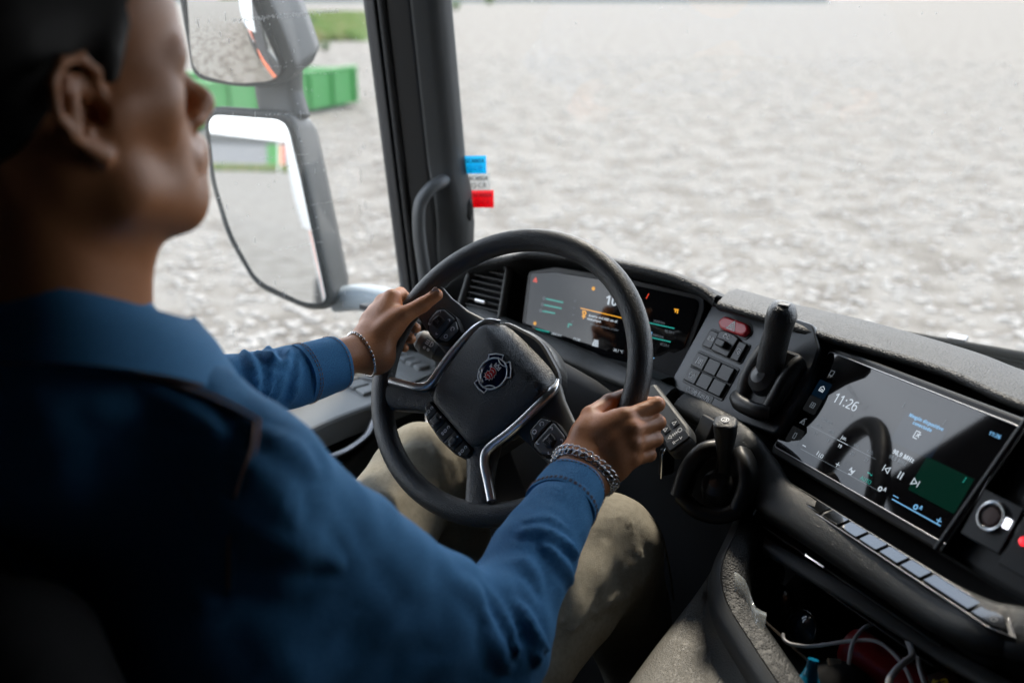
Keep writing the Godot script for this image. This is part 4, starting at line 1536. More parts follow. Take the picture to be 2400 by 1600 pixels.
func build_screen() -> void:
	var f := frame(Vector3(0.3923, 2.234, -0.2496), -38, 32.7)
	var t := thing("touchscreen", "large glossy dark touchscreen showing 11:26 in the dashboard centre", "screen", "", f)
	var quad := round_poly(poly([0, 0, 333, 25, 343, -131, 10, -156]), 0.007, 4)
	put(prism(round_poly(poly([-10, 10, 345, 38, 356, -142, 0, -170]), 0.010, 4), -0.035, -0.006, 0.004).done(), "housing", mats.black_plastic, t)
	put(prism(quad, -0.006, 0.0, 0.0008).done(), "screen_glass", mats.gloss_black, t)
	var edge := PackedVector3Array()
	for p in quad:
		edge.append(Vector3(p.x, p.y, -0.0005))
	put(tube(edge, 0.0011, -1.0, 6, true).done(), "screen_edge", mats.dark_silver, t)
	var w := func(words: String, h: float, x: float, y: float, m: String, bold := false) -> void:
		put(writing(words, h, bold), "screen_text", mats[m], t, shift(x, y, 0.3, 4.2))
	var l := func(lines: Array, width: float, m: String) -> void:
		put(strokes(lines, width), "screen_mark", mats[m], t, shift(0, 0, 0.2))
	var tile := func(x: float, y: float, ww: float, hh: float, m: String) -> void:
		put(prism(rrect(ww * 0.001, hh * 0.001, 0.002, 2), 0.0, 0.00012).done(), "screen_tile", mats[m], t, shift(x, y, 0.0, 4.2))
	tile.call(30, -52, 27, 25, "screen_tile")
	tile.call(218, -40, 70, 42, "screen_tile")
	tile.call(286, -77, 74, 46, "screen_green_tile")
	tile.call(31, -77, 27, 24, "screen_grey")
	tile.call(35, -127, 27, 24, "screen_grey")
	w.call("11:26", 0.0145, 83, -50, "screen_white")
	w.call("febrero", 0.0052, 72, -85, "screen_dim")
	for k in 5:
		var hot := k == 2
		w.call(["mar.", "mié.", "jue.", "vie.", "sáb."][k], 0.005, [66, 91, 117, 143, 169][k], [-96, -94, -92, -91, -89][k], "screen_white" if hot else "screen_dim")
		w.call(["17", "18", "19", "20", "21"][k], 0.005, [67, 93, 118, 144, 170][k], [-108, -106, -104, -103, -100][k], "screen_white" if hot else "screen_dim")
	l.call([[53, -103, 183, -93]], 0.5, "screen_dim")
	l.call([[108, -98.8, 129, -97.2]], 0.7, "screen_white")
	l.call([[59, -131.2, 65, -130.8]], 0.8, "screen_white")
	l.call([[59, -137, 215, -124]], 0.5, "screen_dim")
	w.call("LO", 0.0056, 99, -129, "screen_white")
	l.call([[91, -131, 91, -126]], 0.8, "screen_white")
	l.call([[130, -126.3, 136, -125.7], [133, -129, 133, -123]], 0.7, "screen_white")
	w.call("A", 0.0052, 157, -121, "screen_white", true)
	l.call([[158, -128, 162, -127, 164, -120], ring_line(161, -123, 1.4, 6)], 0.9, "screen_white")
	w.call("AUTO", 0.0056, 188, -122, "screen_teal")
	l.call([[184, -112.5, 187, -112.3], [190, -113, 191.5, -112.8]], 1.2, "screen_teal")
	w.call("A", 0.0052, 222, -118, "screen_white", true)
	l.call([ring_line(215, -121, 2.6, 8)], 1.2, "screen_white")
	l.call([[238, -118.3, 246, -117.7]], 0.8, "screen_blue")
	l.call([[240, -123, 318, -117]], 1.1, "screen_blue")
	w.call("A", 0.0052, 282, -112, "screen_blue", true)
	l.call([ring_line(275, -115, 2.6, 8)], 1.2, "screen_blue")
	l.call([[310, -113.3, 316, -112.7], [313, -116, 313, -110]], 0.9, "screen_blue")
	# left column of icons
	l.call([[26, -29, 26, -22, 33, -21.5, 33, -28.5, 26, -29], [27, -31, 28, -29], [31, -29, 32, -31]], 0.6, "screen_dim")
	l.call([[26, -55, 26, -50, 30, -47, 34.5, -49.5, 34.5, -54.6, 26, -55], [29, -55, 29, -51.5, 32, -51.5, 32, -54.8]], 0.7, "screen_white")
	l.call([[28, -81, 28, -74, 36, -73.5, 36, -80.5, 28, -81], [32, -81, 32, -74], [28, -77.5, 36, -77]], 0.6, "screen_dim")
	l.call([[29, -108, 33, -100, 37, -98], [31, -107, 38, -107, 35, -101, 31, -107]], 0.6, "screen_dim")
	l.call([[33, -131, 32.5, -123, 37, -122.5, 37.5, -130.5, 33, -131]], 0.6, "screen_dim")
	w.call("Ningún dispositivo", 0.0047, 217, -21, "screen_blue", true)
	w.call("conectado", 0.0047, 216, -28, "screen_blue", true)
	l.call([[216, -45, 213, -45, 212.5, -36, 219, -35.5, 219, -38], [216, -42, 221, -38], [216.5, -38.5, 220.5, -42], [217, -45, 219, -45]], 0.9, "screen_white")
	w.call("98,9 MHz", 0.0062, 217, -71, "screen_white", true)
	w.call("98,9 MHz", 0.0052, 213, -79, "screen_dim", true)
	l.call([[201.5, -100, 201, -92.5], [211, -100, 210.5, -92, 204, -96.5, 211, -100]], 0.9, "screen_white")
	l.call([[228, -97, 227.5, -89.5], [232.5, -97, 232, -89.2]], 1.3, "screen_white")
	l.call([[250, -95, 250, -87, 257, -90.6, 250, -95], [260, -94, 259.5, -87]], 0.9, "screen_white")
	for p in [[311, -58], [172, -16], [241, -11]]:
		l.call([[p[0], p[1], p[0] + 0.1, p[1] + 0.6], [p[0], p[1] + 2.6, p[0] + 0.1, p[1] + 3.2], [p[0], p[1] - 2.6, p[0] + 0.1, p[1] - 2.0]], 0.9, "screen_teal" if p[0] == 311 else "screen_dim")
	w.call("11:26", 0.005, 311, 4, "screen_blue", true)
	l.call([[165, 4, 210, 7.5]], 0.6, "screen_grey")
	# the row of glossy keys on the ledge below
	var kf := frame(Vector3(0.3923, 2.234, -0.2496), -38, 32.7) * shift(0, 0, 0, 4.6)
	var o := Vector3(0.408, 2.0835, -0.0895)
	var e := Vector3(0.690, 2.106, 0.119)
	var u := (e - o).normalized()
	var n := Vector3(-0.17, 0.955, 0.245)
	n = (n - u * n.dot(u)).normalized()
	var kt := thing("climate_keys", "row of glossy black climate keys below the touchscreen", "keys", "", Transform3D(Basis(u, n.cross(u), n), o))
	var total := o.distance_to(e) * 1000.0
	put(prism(round_poly(poly([-24, 9, -30, -9, total - 4, -11, total + 24, -4, total + 2, 11]), 0.003, 3), -0.012, 0.0005, 0.001).done(), "tray", mats.black_plastic, kt)
	put(tube(PackedVector3Array([Vector3(-0.0225, 0.0095, 0.0012), Vector3(total * 0.001, 0.0112, 0.0012), Vector3(total * 0.001 + 0.024, -0.004, 0.0012), Vector3(total * 0.001 - 0.004, -0.0112, 0.0012), Vector3(-0.029, -0.0092, 0.0012)]), 0.0009, -1.0, 6, true).done(), "tray_rim", mats.dark_silver, kt)
	var widths := [27.0, 58.0, 31.0, 31.0, 31.0, 31.0, 32.0, 62.0, 40.0]
	var sum := 0.0
	for x in widths:
		sum += x
	var x0 := -26.0
	var scale_ := (total + 40.0) / sum
	for k in widths.size():
		var ww: float = widths[k] * scale_
		var p := [x0 + 1.5, -8, x0 + ww - 2.5, -8.5, x0 + ww - 0.5, 8.8, x0 + 3.0, 8.3]
		if k == 0:
			p = [x0 - 1, -7.5, x0 + ww - 2.5, -8.2, x0 + ww - 0.5, 8.3, x0 + 4, 8]
		if k == 8:
			p = [x0 + 1.5, -9, x0 + ww - 16, -9.5, x0 + ww + 2, -3.5, x0 + ww - 17, 9.3, x0 + 3, 9]
		var key := put(prism(round_poly(poly(p), 0.0022, 3), 0.0, 0.0042, 0.0011).done(), "key", mats.key_gloss, kt)
		if k == 0 or k == 8:
			put(strokes([ring_line(x0 + ww * 0.55, -1, 3.0, 8, 60, 400)] if k == 8 else [[x0 + 14, -4, x0 + 22, -4, x0 + 22, 1, x0 + 14, 1, x0 + 14, -4]], 0.8, 0.0042, 0.0044), "symbol", mats.print_grey, key)
		x0 += ww

func build_vents(cl: Transform3D) -> void:
	# upright vent left of the instruments
	var t := thing("air_vent", "upright black air vent left of the instrument display", "vent", "air vents", cl)
	var outer := round_poly(poly([-134, 2, -62, 8, -50, -2, -48, -112, -58, -122, -146, -112, -150, -98]), 0.006, 3)
	put(prism(outer, -0.05, -0.012, 0.004).done(), "back", mats.void, t)
	var ring := PackedVector3Array()
	for p in outer:
		ring.append(Vector3(p.x, p.y, 0.0))
	put(tube(ring, 0.006, 0.012, 8, true, Vector3(0, 0, 1)).done(), "frame", mats.trim_grey, t)
	for k in 9:
		var y := -10.0 - k * 11.5
		var xl := lerpf(-130, -143, k / 8.0)
		var s := put(cbox((-56 - xl) * 0.001, 0.0035, 0.022, 0.001), "slat", mats.black_plastic, t, Transform3D(Basis(Vector3.RIGHT, 0.35), Vector3((xl - 56) * 0.0005, y * 0.001, -0.008)))
		if k == 5:
			put(cbox(0.026, 0.007, 0.008, 0.002), "tab", mats.satin_silver, s, Transform3D(Basis(), Vector3(-0.004, 0.001, 0.012)))
	put(cbox(0.034, 0.006, 0.006, 0.002), "tab", mats.satin_silver, t, Transform3D(Basis(Vector3(0, 0, 1), 0.06), Vector3(-0.091, -0.0055, 0.004)))
	# long low vent under the key row
	var o := Vector3(0.372, 2.040, -0.098)
	var e := Vector3(0.640, 2.030, 0.040)
	var u := (e - o).normalized()
	var n := Vector3(-0.45, 0.35, 0.82)
	n = (n - u * n.dot(u)).normalized()
	var lv := thing("air_vent", "long low black air vent under the climate keys", "vent", "air vents", Transform3D(Basis(u, n.cross(u), n), o))
	var total := o.distance_to(e)
	put(cbox(total + 0.02, 0.055, 0.012, 0.004), "back", mats.void, lv, Transform3D(Basis(), Vector3(total / 2, -0.022, -0.010)))
	for k in 4:
		put(cbox(total, 0.003, 0.020, 0.001), "slat", mats.button_black, lv, Transform3D(Basis(Vector3.RIGHT, 0.3), Vector3(total / 2, -0.003 - k * 0.0125, 0.0)))
	put(cbox(0.034, 0.004, 0.006, 0.001), "tab", mats.chrome, lv, Transform3D(Basis(), Vector3(total * 0.36, -0.0165, 0.0105)))
	put(tube(PackedVector3Array([Vector3(-0.010, 0.012, 0.006), Vector3(-0.014, -0.008, 0.007), Vector3(-0.012, -0.030, 0.006)]), 0.002, -1.0, 8).done(), "end_trim", mats.dark_silver, lv)
	# lip over the storage tray
	var lip := curve(v3([Vector3(0.352, 2.012, -0.085), Vector3(0.380, 2.007, -0.071), Vector3(0.410, 2.007, -0.053), Vector3(0.520, 2.011, 0.0), Vector3(0.592, 2.007, 0.030), Vector3(0.649, 2.005, 0.056), Vector3(0.732, 2.014, 0.100)]), 5)
	var lp := put(tube(lip, 0.011, 0.007, 12, false, Vector3(0, 0.8, 0.6), null, 2.6).done(), "tray_lip", mats.trim_grey)
	tag(lp, "dark grey lip of the dashboard above the storage tray", "trim")

func rounded_stick(path: PackedVector3Array, rx: PackedFloat32Array, flat: float, up: Vector3, power := 2.6) -> MB:
	var b := MB.new()
	tube(path, rx, rx[0] * flat, 18, false, up, b, power)
	return b

func build_levers() -> void:
	# tall lever with a shrouded socket
	var f := frame(Vector3(0.1791, 2.1763, -0.2923), -27, 33.2).scaled_local(Vector3.ONE * 1.0215)
	var t := thing("brake_lever", "tall black hand lever standing in its socket between switches and touchscreen", "lever", "dashboard levers", f)
	put(prism(round_poly(poly([110, -26, 124, -42, 182, -44, 200, -10, 196, 46, 184, 56, 122, 54, 110, 36]), 0.012, 4), 0.0, 0.010, 0.004).done(), "socket_base", mats.black_plastic, t)
	for s in 2:
		var sx := 1.0 if s == 0 else -1.0
		var pts := PackedVector3Array()
		for q in [[-34, 46, 2], [-33, 36, 7], [-32, 14, 11], [-31, -10, 10], [-26, -32, 5]]:
			pts.append(Vector3(156 - sx * q[0], q[1], q[2]) * 0.001)
		put(tube(curve(pts, 5), 0.010, 0.015, 12, false, Vector3(0, 0, 1), null, 2.6).done(), "socket_cheek", mats.trim_grey if s == 1 else mats.black_plastic, t)
	var bow := PackedVector3Array([Vector3(0.122, -0.036, 0.010), Vector3(0.140, -0.043, 0.018), Vector3(0.172, -0.043, 0.018), Vector3(0.190, -0.036, 0.010)])
	put(tube(curve(bow, 5), 0.012, -1.0, 10).done(), "socket_front", mats.black_plastic, t)
	var dome := lathe(PackedVector2Array([Vector2(0.0, 0.030), Vector2(0.012, 0.028), Vector2(0.022, 0.020), Vector2(0.026, 0.008), Vector2(0.027, -0.005)]), 20)
	put(dome.done(), "ball", mats.socket_ball, t, Transform3D(Basis(), Vector3(0.153, 0.004, 0.002)))
	var inv := f.affine_inverse()
	var path := PackedVector3Array()
	for p in [Vector3(0.3159, 2.1736, -0.2191), Vector3(0.3169, 2.1910, -0.2211), Vector3(0.3189, 2.2104, -0.2201), Vector3(0.3210, 2.2370, -0.2201), Vector3(0.3251, 2.2584, -0.2191), Vector3(0.3271, 2.2738, -0.2181), Vector3(0.3302, 2.2881, -0.2160), Vector3(0.3322, 2.2983, -0.2140), Vector3(0.3332, 2.3024, -0.2130)]:
		path.append(inv * p)
	var st := put(rounded_stick(path, PackedFloat32Array([0.013, 0.0185, 0.0195, 0.0195, 0.0190, 0.0205, 0.0212, 0.017, 0.007]), 1.1, inv.basis * Vector3(0.3, 0, 1)).done(), "lever_grip", mats.leather, t)
	st.set_meta("label", "black hand grip")
	put(cbox(0.015, 0.0025, 0.012, 0.001), "cap_mark", mats.print_grey, t, Transform3D(inv.basis.orthonormalized(), inv * Vector3(0.3333, 2.3029, -0.2130)))
	# short lever below the ledge
	var up := Vector3(0, 1, 0)
	var t2 := thing("parking_brake_lever", "short black lever standing in its socket under the ledge beside the right hand", "lever", "dashboard levers")
	var p2 := curve(v3([Vector3(0.303, 2.072, -0.100), Vector3(0.305, 2.098, -0.098), Vector3(0.306, 2.118, -0.094), Vector3(0.307, 2.137, -0.090), Vector3(0.307, 2.152, -0.088), Vector3(0.307, 2.162, -0.086), Vector3(0.307, 2.167, -0.085)]), 3)
	var rad := PackedFloat32Array()
	for k in p2.size():
		var u := float(k) / (p2.size() - 1)
		rad.append(lerpf(0.010, 0.0165, smoothstep(0.15, 0.75, u)) * (1.0 if u < 0.86 else sqrt(maxf(0.05, 1.0 - pow((u - 0.86) / 0.15, 2.0)))))
	put(rounded_stick(p2, rad, 1.0, Vector3(0.3, 0, 1)).done(), "lever_grip", mats.leather, t2)
	put(strokes([ring_line(0, 0, 5.0, 14), [-2, -2, 2, -2, 2, 2, -2, 2]], 0.9), "cap_mark", mats.print_white, t2, Transform3D(Basis(Vector3(1, 0, 0), Vector3(0, 0.25, -0.97), Vector3(0, 0.97, 0.25)), Vector3(0.307, 2.1678, -0.084)))
	var hl := curve(v3([Vector3(0.256, 2.045, -0.068), Vector3(0.262, 2.082, -0.080), Vector3(0.276, 2.108, -0.092), Vector3(0.292, 2.112, -0.112)]), 5)
	put(tube(hl, 0.013, 0.020, 12, false, Vector3(0, 0.3, 1), null, 2.6).done(), "socket_cheek", mats.black_plastic, t2)
	var hr := curve(v3([Vector3(0.326, 2.108, -0.114), Vector3(0.338, 2.100, -0.098), Vector3(0.346, 2.080, -0.088), Vector3(0.340, 2.045, -0.076)]), 5)
	put(tube(hr, 0.013, 0.020, 12, false, Vector3(0, 0.3, 1), null, 2.6).done(), "socket_cheek", mats.black_plastic, t2)
	put(tube(curve(v3([Vector3(0.258, 2.048, -0.062), Vector3(0.285, 2.034, -0.058), Vector3(0.318, 2.034, -0.062), Vector3(0.342, 2.046, -0.072)]), 5), 0.012, -1.0, 10).done(), "socket_front", mats.black_plastic, t2)
	put(lathe(PackedVector2Array([Vector2(0.0, 0.030), Vector2(0.012, 0.028), Vector2(0.022, 0.020), Vector2(0.027, 0.006), Vector2(0.028, -0.01)]), 20, null, Transform3D(Basis(Vector3.RIGHT, -0.9), Vector3.ZERO)).done(), "ball", mats.socket_ball, t2, Transform3D(Basis(), Vector3(0.303, 2.055, -0.098)))
	put(cbox(0.09, 0.08, 0.02, 0.006), "socket_back", mats.void, t2, Transform3D(Basis(Vector3.RIGHT, -0.7), Vector3(0.302, 2.05, -0.115)))
	# stalks on the column
	var sl := thing("light_stalk", "black light stalk with turning collar left of the steering column", "stalk", "column stalks")
	var a := Vector3(-0.212, 2.196, -0.062)
	var b := Vector3(-0.075, 2.125, -0.108)
	var dv := (b - a).normalized()
	var zf := Transform3D(Basis(dv.cross(Vector3.UP).normalized(), dv.cross(Vector3.UP).cross(dv).normalized() * -1.0, dv), a)
	put(lathe(PackedVector2Array([Vector2(0.0, 0.0), Vector2(0.009, 0.001), Vector2(0.016, 0.008), Vector2(0.0195, 0.018), Vector2(0.0195, 0.040), Vector2(0.019, 0.041)]), 24).done(), "end_knob", mats.trim_grey, sl, zf)
	put(lathe(PackedVector2Array([Vector2(0.015, 0.041), Vector2(0.0185, 0.042), Vector2(0.0185, 0.060), Vector2(0.015, 0.061)]), 24).done(), "collar", mats.button_black, sl, zf)
	put(lathe(PackedVector2Array([Vector2(0.0145, 0.060), Vector2(0.0145, 0.075), Vector2(0.011, 0.085), Vector2(0.010, 0.17)]), 20).done(), "stem", mats.button_black, sl, zf)
	var nz := Vector3(0.35, 0.45, 0.82)
	nz = (nz - dv * nz.dot(dv)).normalized()
	put(strokes([ring_line(2, 2, 4, 10, -90, 90), [2, -2, 2, 6], [-6, 5, -1, 5], [-6, 2, -1, 2], [-6, -1, -1, -1], ring_line(-4, -8, 1.6, 8), ring_line(3, -8, 1.6, 8)], 0.9), "symbol", mats.print_white, sl, Transform3D(Basis(dv, nz.cross(dv), nz), a + dv * 0.028 + nz * 0.0197))
	var sr := thing("retarder_stalk", "chunky black stalk with white symbols right of the steering column", "stalk", "column stalks")
	var rf := Transform3D(frame(Vector3(0.214, 2.121, -0.118), -20, 48, -24))
	sr.transform = rf
	put(prism(round_poly(poly([-95, 18, 20, 22, 38, 14, 42, -14, 34, -24, -10, -22, -95, -12]), 0.008, 4), -0.026, 0.0, 0.005, true).done(), "body", mats.trim_grey, sr)
	put(prism(rrect(0.016, 0.036, 0.002), 0.0, 0.004, 0.001, false, null, shift(30, -3)).done(), "rocker", mats.button_black, sr)
	put(strokes([[28, -8, 32, -8], [28, -10, 32, -10], [28, 2, 32, 2, 30, 5], [30, -6, 30, -1]], 0.8, 0.004, 0.0043), "symbol", mats.print_white, sr)
	for k in 2:
		var w := put(prism(rrect(0.013, 0.011, 0.001), 0.0, 0.0012, 0.0004, false, null, shift(-2, 8 - k * 16)).done(), "window", mats.button_black, sr)
		put(strokes([[-5, 5 - k * 16, 1, 5 - k * 16, -2, 11 - k * 16, -5, 5 - k * 16]], 0.9, 0.0012, 0.0015), "symbol", mats.print_white, w)
	put(strokes([ring_line(14, 8, 3.2, 10), [14, 4, 14, -8, 11, -8, 14, -13, 17, -8, 14, -8], [12, 2, 16, 2], [12, -1, 16, -1], [12, -4, 16, -4]], 0.9, 0.0, 0.0003), "symbol", mats.print_white, sr)
	# ignition key below the right hand
	var kk := thing("ignition_key", "chrome edged ignition key hanging under the dashboard beside the right hand", "key", "", Transform3D(Basis(Vector3.UP, -0.5), Vector3(0.214, 2.070, -0.110)))
	put(cbox(0.010, 0.044, 0.026, 0.004), "fob", mats.black_plastic, kk)
	put(tube(v3([Vector3(0.0055, 0.022, -0.012), Vector3(0.0058, 0.024, 0.008), Vector3(0.006, 0.016, 0.0135), Vector3(0.006, -0.022, 0.0135)]), 0.0018, -1.0, 6).done(), "edge", mats.chrome, kk)
	# faint blank switches under the dashboard
	for k in 3:
		var sw := put(cbox(0.030, 0.050, 0.012, 0.002), "blank_switch", mats.button_black, null, Transform3D(frame(Vector3(0.246 + k * 0.0, 2.108 - k * 0.040, -0.148 - k * 0.008), -30, 25).basis, Vector3(0.256, 2.112 - k * 0.052, -0.142 - k * 0.022)))
		tag(sw, ["blank black switch beside the stalk, uppermost of three under the ledge", "blank black switch, middle of three under the ledge", "blank black switch, lowest of three under the ledge"][k], "switch", "blank switches under the ledge")
	# pod at the right edge with the starter button
	var pf := frame(Vector3(0.664, 2.215, 0.098), -38, 30, 4)
	var pod := thing("button_pod", "black control pod with a chrome ringed push button right of the touchscreen", "control pod", "", pf)
	put(prism(round_poly(poly([-36, -62, -14, 120, 150, 140, 150, -62]), 0.004, 3), -0.02, 0.0, 0.003).done(), "plate", mats.black_plastic, pod)
	put(tube(v3([Vector3(-0.038, -0.060, 0.002), Vector3(-0.015, 0.122, 0.002)]), 0.003, -1.0, 8).done(), "edge_trim", mats.trim_grey, pod)
	put(prism(rrect(0.050, 0.052, 0.002), 0.0, 0.003, 0.001, false, null, shift(4, -6)).done(), "button_plate", mats.button_black, pod)
	put(prism(rrect(0.050, 0.052, 0.002), 0.0, 0.003, 0.001, false, null, shift(58, -14)).done(), "button_plate", mats.button_black, pod)
	put(prism(rrect(0.070, 0.040, 0.002), 0.0, 0.003, 0.001, false, null, shift(58, 46)).done(), "button_plate", mats.button_black, pod)
	var ringp := PackedVector3Array()
	for k in 24:
		ringp.append(Vector3(0.004 + cos(TAU * k / 24) * 0.0145, -0.002 + sin(TAU * k / 24) * 0.0145, 0.006))
	put(tube(ringp, 0.0022, -1.0, 8, true).done(), "chrome_ring", mats.chrome, pod)
	put(lathe(PackedVector2Array([Vector2(0.0, 0.0075), Vector2(0.009, 0.0072), Vector2(0.0115, 0.004), Vector2(0.0118, 0.002)]), 24).done(), "push_button", mats.button_brown, pod, shift(4, -2))
	put(cbox(0.007, 0.010, 0.003, 0.001), "led_lamp", mats.led_white, pod, shift(22, -1, 4.5))
	put(lathe(PackedVector2Array([Vector2(0.0, 0.0065), Vector2(0.003, 0.006), Vector2(0.0045, 0.003)]), 14).done(), "led_lamp", mats.led_red, pod, shift(46, -9))
# ---------------------------------------------------------------- steering wheel, turned 28 degrees; mm in its own frame
func wheel_frame() -> Transform3D:
	return frame(Vector3(0, 2.2, 0), 0, 36) * Transform3D(Basis(Vector3(0, 0, 1), deg_to_rad(-28)), Vector3.ZERO)

func mir2(xy: Array, left: bool) -> Array:
	if not left:
		return xy
	var out := []
	for k in range(0, xy.size(), 2):
		out.append_array([-xy[k], xy[k + 1]])
	return out

func path_mm(l: Array, left := false) -> PackedVector3Array:
	var p := PackedVector3Array()
	for k in range(0, l.size(), 3):
		p.append(Vector3(-l[k] if left else l[k], l[k + 1], l[k + 2]) * 0.001)
	return p

func build_wheel() -> void:
	var t := thing("steering_wheel", "black leather steering wheel with silver trim, gripped by both hands", "steering wheel", "", wheel_frame())
	var ring := PackedVector3Array()
	for k in 96:
		ring.append(Vector3(cos(TAU * k / 96), sin(TAU * k / 96), 0) * 0.208)
	put(tube(ring, 0.0175, 0.0162, 20, true, Vector3(0, 0, 1)).done(), "rim", mats.leather, t)
	# pad: flat front that breaks over a ridge and falls back towards the dashboard
	var outline := round_poly(poly([-56, -107, 56, -107, 73, -62, 80, -12, 82, 22, 68, 50, 36, 68, 0, 73, -36, 68, -68, 50, -82, 22, -80, -12, -73, -62]), 0.016, 4)
	var rows := []
	var mid := Vector2(0, -0.022)
	for s in [[1.0, -0.030], [1.0, -0.012], [0.985, -0.006], [0.955, -0.002], [0.90, 0.0], [0.8, 0.0008], [0.65, 0.0018], [0.48, 0.0026], [0.3, 0.003], [0.15, 0.0032]]:
		var r := PackedVector3Array()
		for p in outline:
			var q: Vector2 = mid + (p - mid) * s[0]
			var back := maxf(0.0, q.y - 0.022)
			var z := 0.016 - 0.95 * back * smoothstep(0.0, 0.016, back) - 0.0012 * (q.x / 0.06) * (q.x / 0.06)
			z = lerpf(z, maxf(z, -0.02), 0.3)
			r.append(Vector3(q.x, q.y, z + s[1]))
		r.reverse()
		rows.append(r)
	var pad := MB.new()
	pad.grid(rows, true)
	pad.fan(rows[rows.size() - 1], Vector3(0, 0, 1))
	put(pad.done(), "airbag_pad", mats.pad, t)
	put(writing("AIRBAG", 0.0085, false, 0.0006), "lettering", mats.emboss, t, shift(0, -89, 15.5))
	put(strokes([[-46, 30, -46, 22], ring_line(-41, 24, 3, 6, 160, 330)], 0.8, 0.0172, 0.0178), "moulded_mark", mats.emboss, t, shift(0, -8, -1.0))
	put(strokes([[42, 30, 42, 24, 47, 24], ring_line(46, 27, 2, 6, 100, 300)], 0.8, 0.0172, 0.0178), "moulded_mark", mats.emboss, t, shift(4, -8, -1.0))
	# hub body and spokes
	put(prism(round_poly(poly([-64, -118, 64, -118, 84, -50, 90, 20, 70, 54, 0, 72, -70, 54, -90, 20, -84, -50]), 0.02, 4), -0.045, -0.012, 0.006, true).done(), "hub", mats.black_plastic, t)
	for s in 2:
		var left := s == 0
		var sg := -1.0 if left else 1.0
		# upper spoke out to the rim
		put(spoke([[72, 46, -50, -26, 10], [96, 34, -48, -26, 8], [130, 24, -46, -22, 6], [165, 20, -42, -16, 6], [190, 22, -38, -10, 8], [203, 26, -36, -6, 6]], left).done(), "side_spoke", mats.trim_grey, t)
		# lower spoke
		var lp := path_mm([52, -92, -10, 72, -112, -8, 96, -134, -4, 120, -153, 0, 130, -160, 0], left)
		put(tube(curve(lp, 4), PackedFloat32Array([0.028, 0.027, 0.026, 0.025, 0.024, 0.023, 0.022, 0.021, 0.021, 0.021, 0.021, 0.021, 0.0215, 0.022, 0.022, 0.0215, 0.020]), 0.014, 16, false, Vector3(0, 0, 1), null, 2.6).done(), "lower_spoke", mats.leather, t)
		# silver trim round the pad and out along the lower spoke
		var sp := curve(path_mm([70, 47, -9, 78, 38, -4, 82.5, 26, 2, 84.5, 6, 7, 83.5, -30, 9, 80, -58, 9, 75, -84, 9, 77, -98, 9, 90, -110, 9, 112, -122, 8, 134, -134, 8], left), 5)
		var wd := PackedFloat32Array()
		for k in sp.size():
			wd.append(lerpf(0.0025, 0.0062, smoothstep(0.0, 0.16, k / float(sp.size()))))
		put(tube(sp, wd, 0.0022, 12, false, Vector3(0, 0, 1), null, 3.0).done(), "silver_trim", mats.satin_silver, t)
		# keypad on the spoke
		var base := round_poly(poly(mir2([102, -29, 100, -3, 124, 6, 156, 2, 162, -8, 160, -30, 140, -42, 118, -42], left)), 0.004, 3)
		put(prism(base, -0.010, 0.0085, 0.001).done(), "keypad_surround", mats.void, t)
		var bar := put(prism(round_poly(poly(mir2([104, -29, 103, -5, 118, 2, 119, -36], left)), 0.003, 3), 0.0, 0.0115, 0.002).done(), "keypad_bar", mats.keypad_grey, t)
		put(strokes([ring_line(sg * 111, -10, 3, 8, 0, 270), ring_line(sg * 111, -25, 3, 8)], 0.9, 0.0115, 0.0118), "symbol", mats.print_white, bar)
		var dia := put(prism(round_poly(poly(mir2([122, -39, 121, 3, 150, 1, 158, -8, 157, -29, 140, -40], left)), 0.004, 3), 0.0, 0.0115, 0.003).done(), "keypad_rocker", mats.keypad_grey, t)
		put(prism(round_poly(poly(mir2([131, -27, 131, -9, 146, -10, 149, -22, 144, -28], left)), 0.003, 3), 0.010, 0.0165, 0.003).done(), "ok_key", mats.button_black, dia)
		put(writing("OK", 0.0055), "symbol", mats.print_grey, dia, shift(sg * 139, -18, 16.7))
		for a in [[127, -5, 0.0], [151, -6, 0.0], [127, -32, 1.0], [150, -30, 1.0]]:
			var yy := -2.0 if a[2] > 0.5 else 2.0
			put(strokes([[sg * a[0] - 2, a[1], sg * a[0], a[1] + yy, sg * a[0] + 2, a[1]]], 0.8, 0.0115, 0.0118), "symbol", mats.print_white, dia)
	# strip of five keys along the lower edge
	put(prism(round_poly(poly([-58, -106, 58, -106, 60, -120, 40, -132, 0, -136, -40, -132, -60, -120]), 0.006, 4), -0.02, 0.004, 0.002).done(), "key_strip_surround", mats.void, t)
	for k in 5:
		var x0 := -55.0 + k * 22.2
		var x1 := x0 + 21.4
		var yb0 := -134.0 + pow(absf(x0) / 55.0, 2.0) * 13.0
		var yb1 := -134.0 + pow(absf(x1) / 55.0, 2.0) * 13.0
		var key := put(prism(round_poly(poly([x0, yb0, x1, yb1, x1, -109, x0, -109]), 0.002, 3), -0.01, 0.0075, 0.0018).done(), "strip_key", mats.button_black, t)
		if k % 2 == 1:
			put(cbox(0.010, 0.012, 0.010, 0.002), "roller", mats.trim_grey, key, shift((x0 + x1) / 2, -121, 7))
			put(strokes([[(x0 + x1) / 2 - 1.5, -112, (x0 + x1) / 2 + 1.5, -112], [(x0 + x1) / 2, -110.5, (x0 + x1) / 2, -113.5], [(x0 + x1) / 2 - 1.5, -129, (x0 + x1) / 2 + 1.5, -129]], 0.7, 0.0075, 0.0078), "symbol", mats.print_white, key)
		else:
			var cx := (x0 + x1) / 2
			put(strokes([ring_line(cx, -113, 2.0, 8, 20, 300), ring_line(cx, -120, 2.2, 8), [cx - 2, -126.5, cx + 2, -126.5, cx + 2, -124.5, cx - 2, -124.5, cx - 2, -126.5]], 0.7, 0.0075, 0.0078), "symbol", mats.print_white, key)
	build_emblem(t)

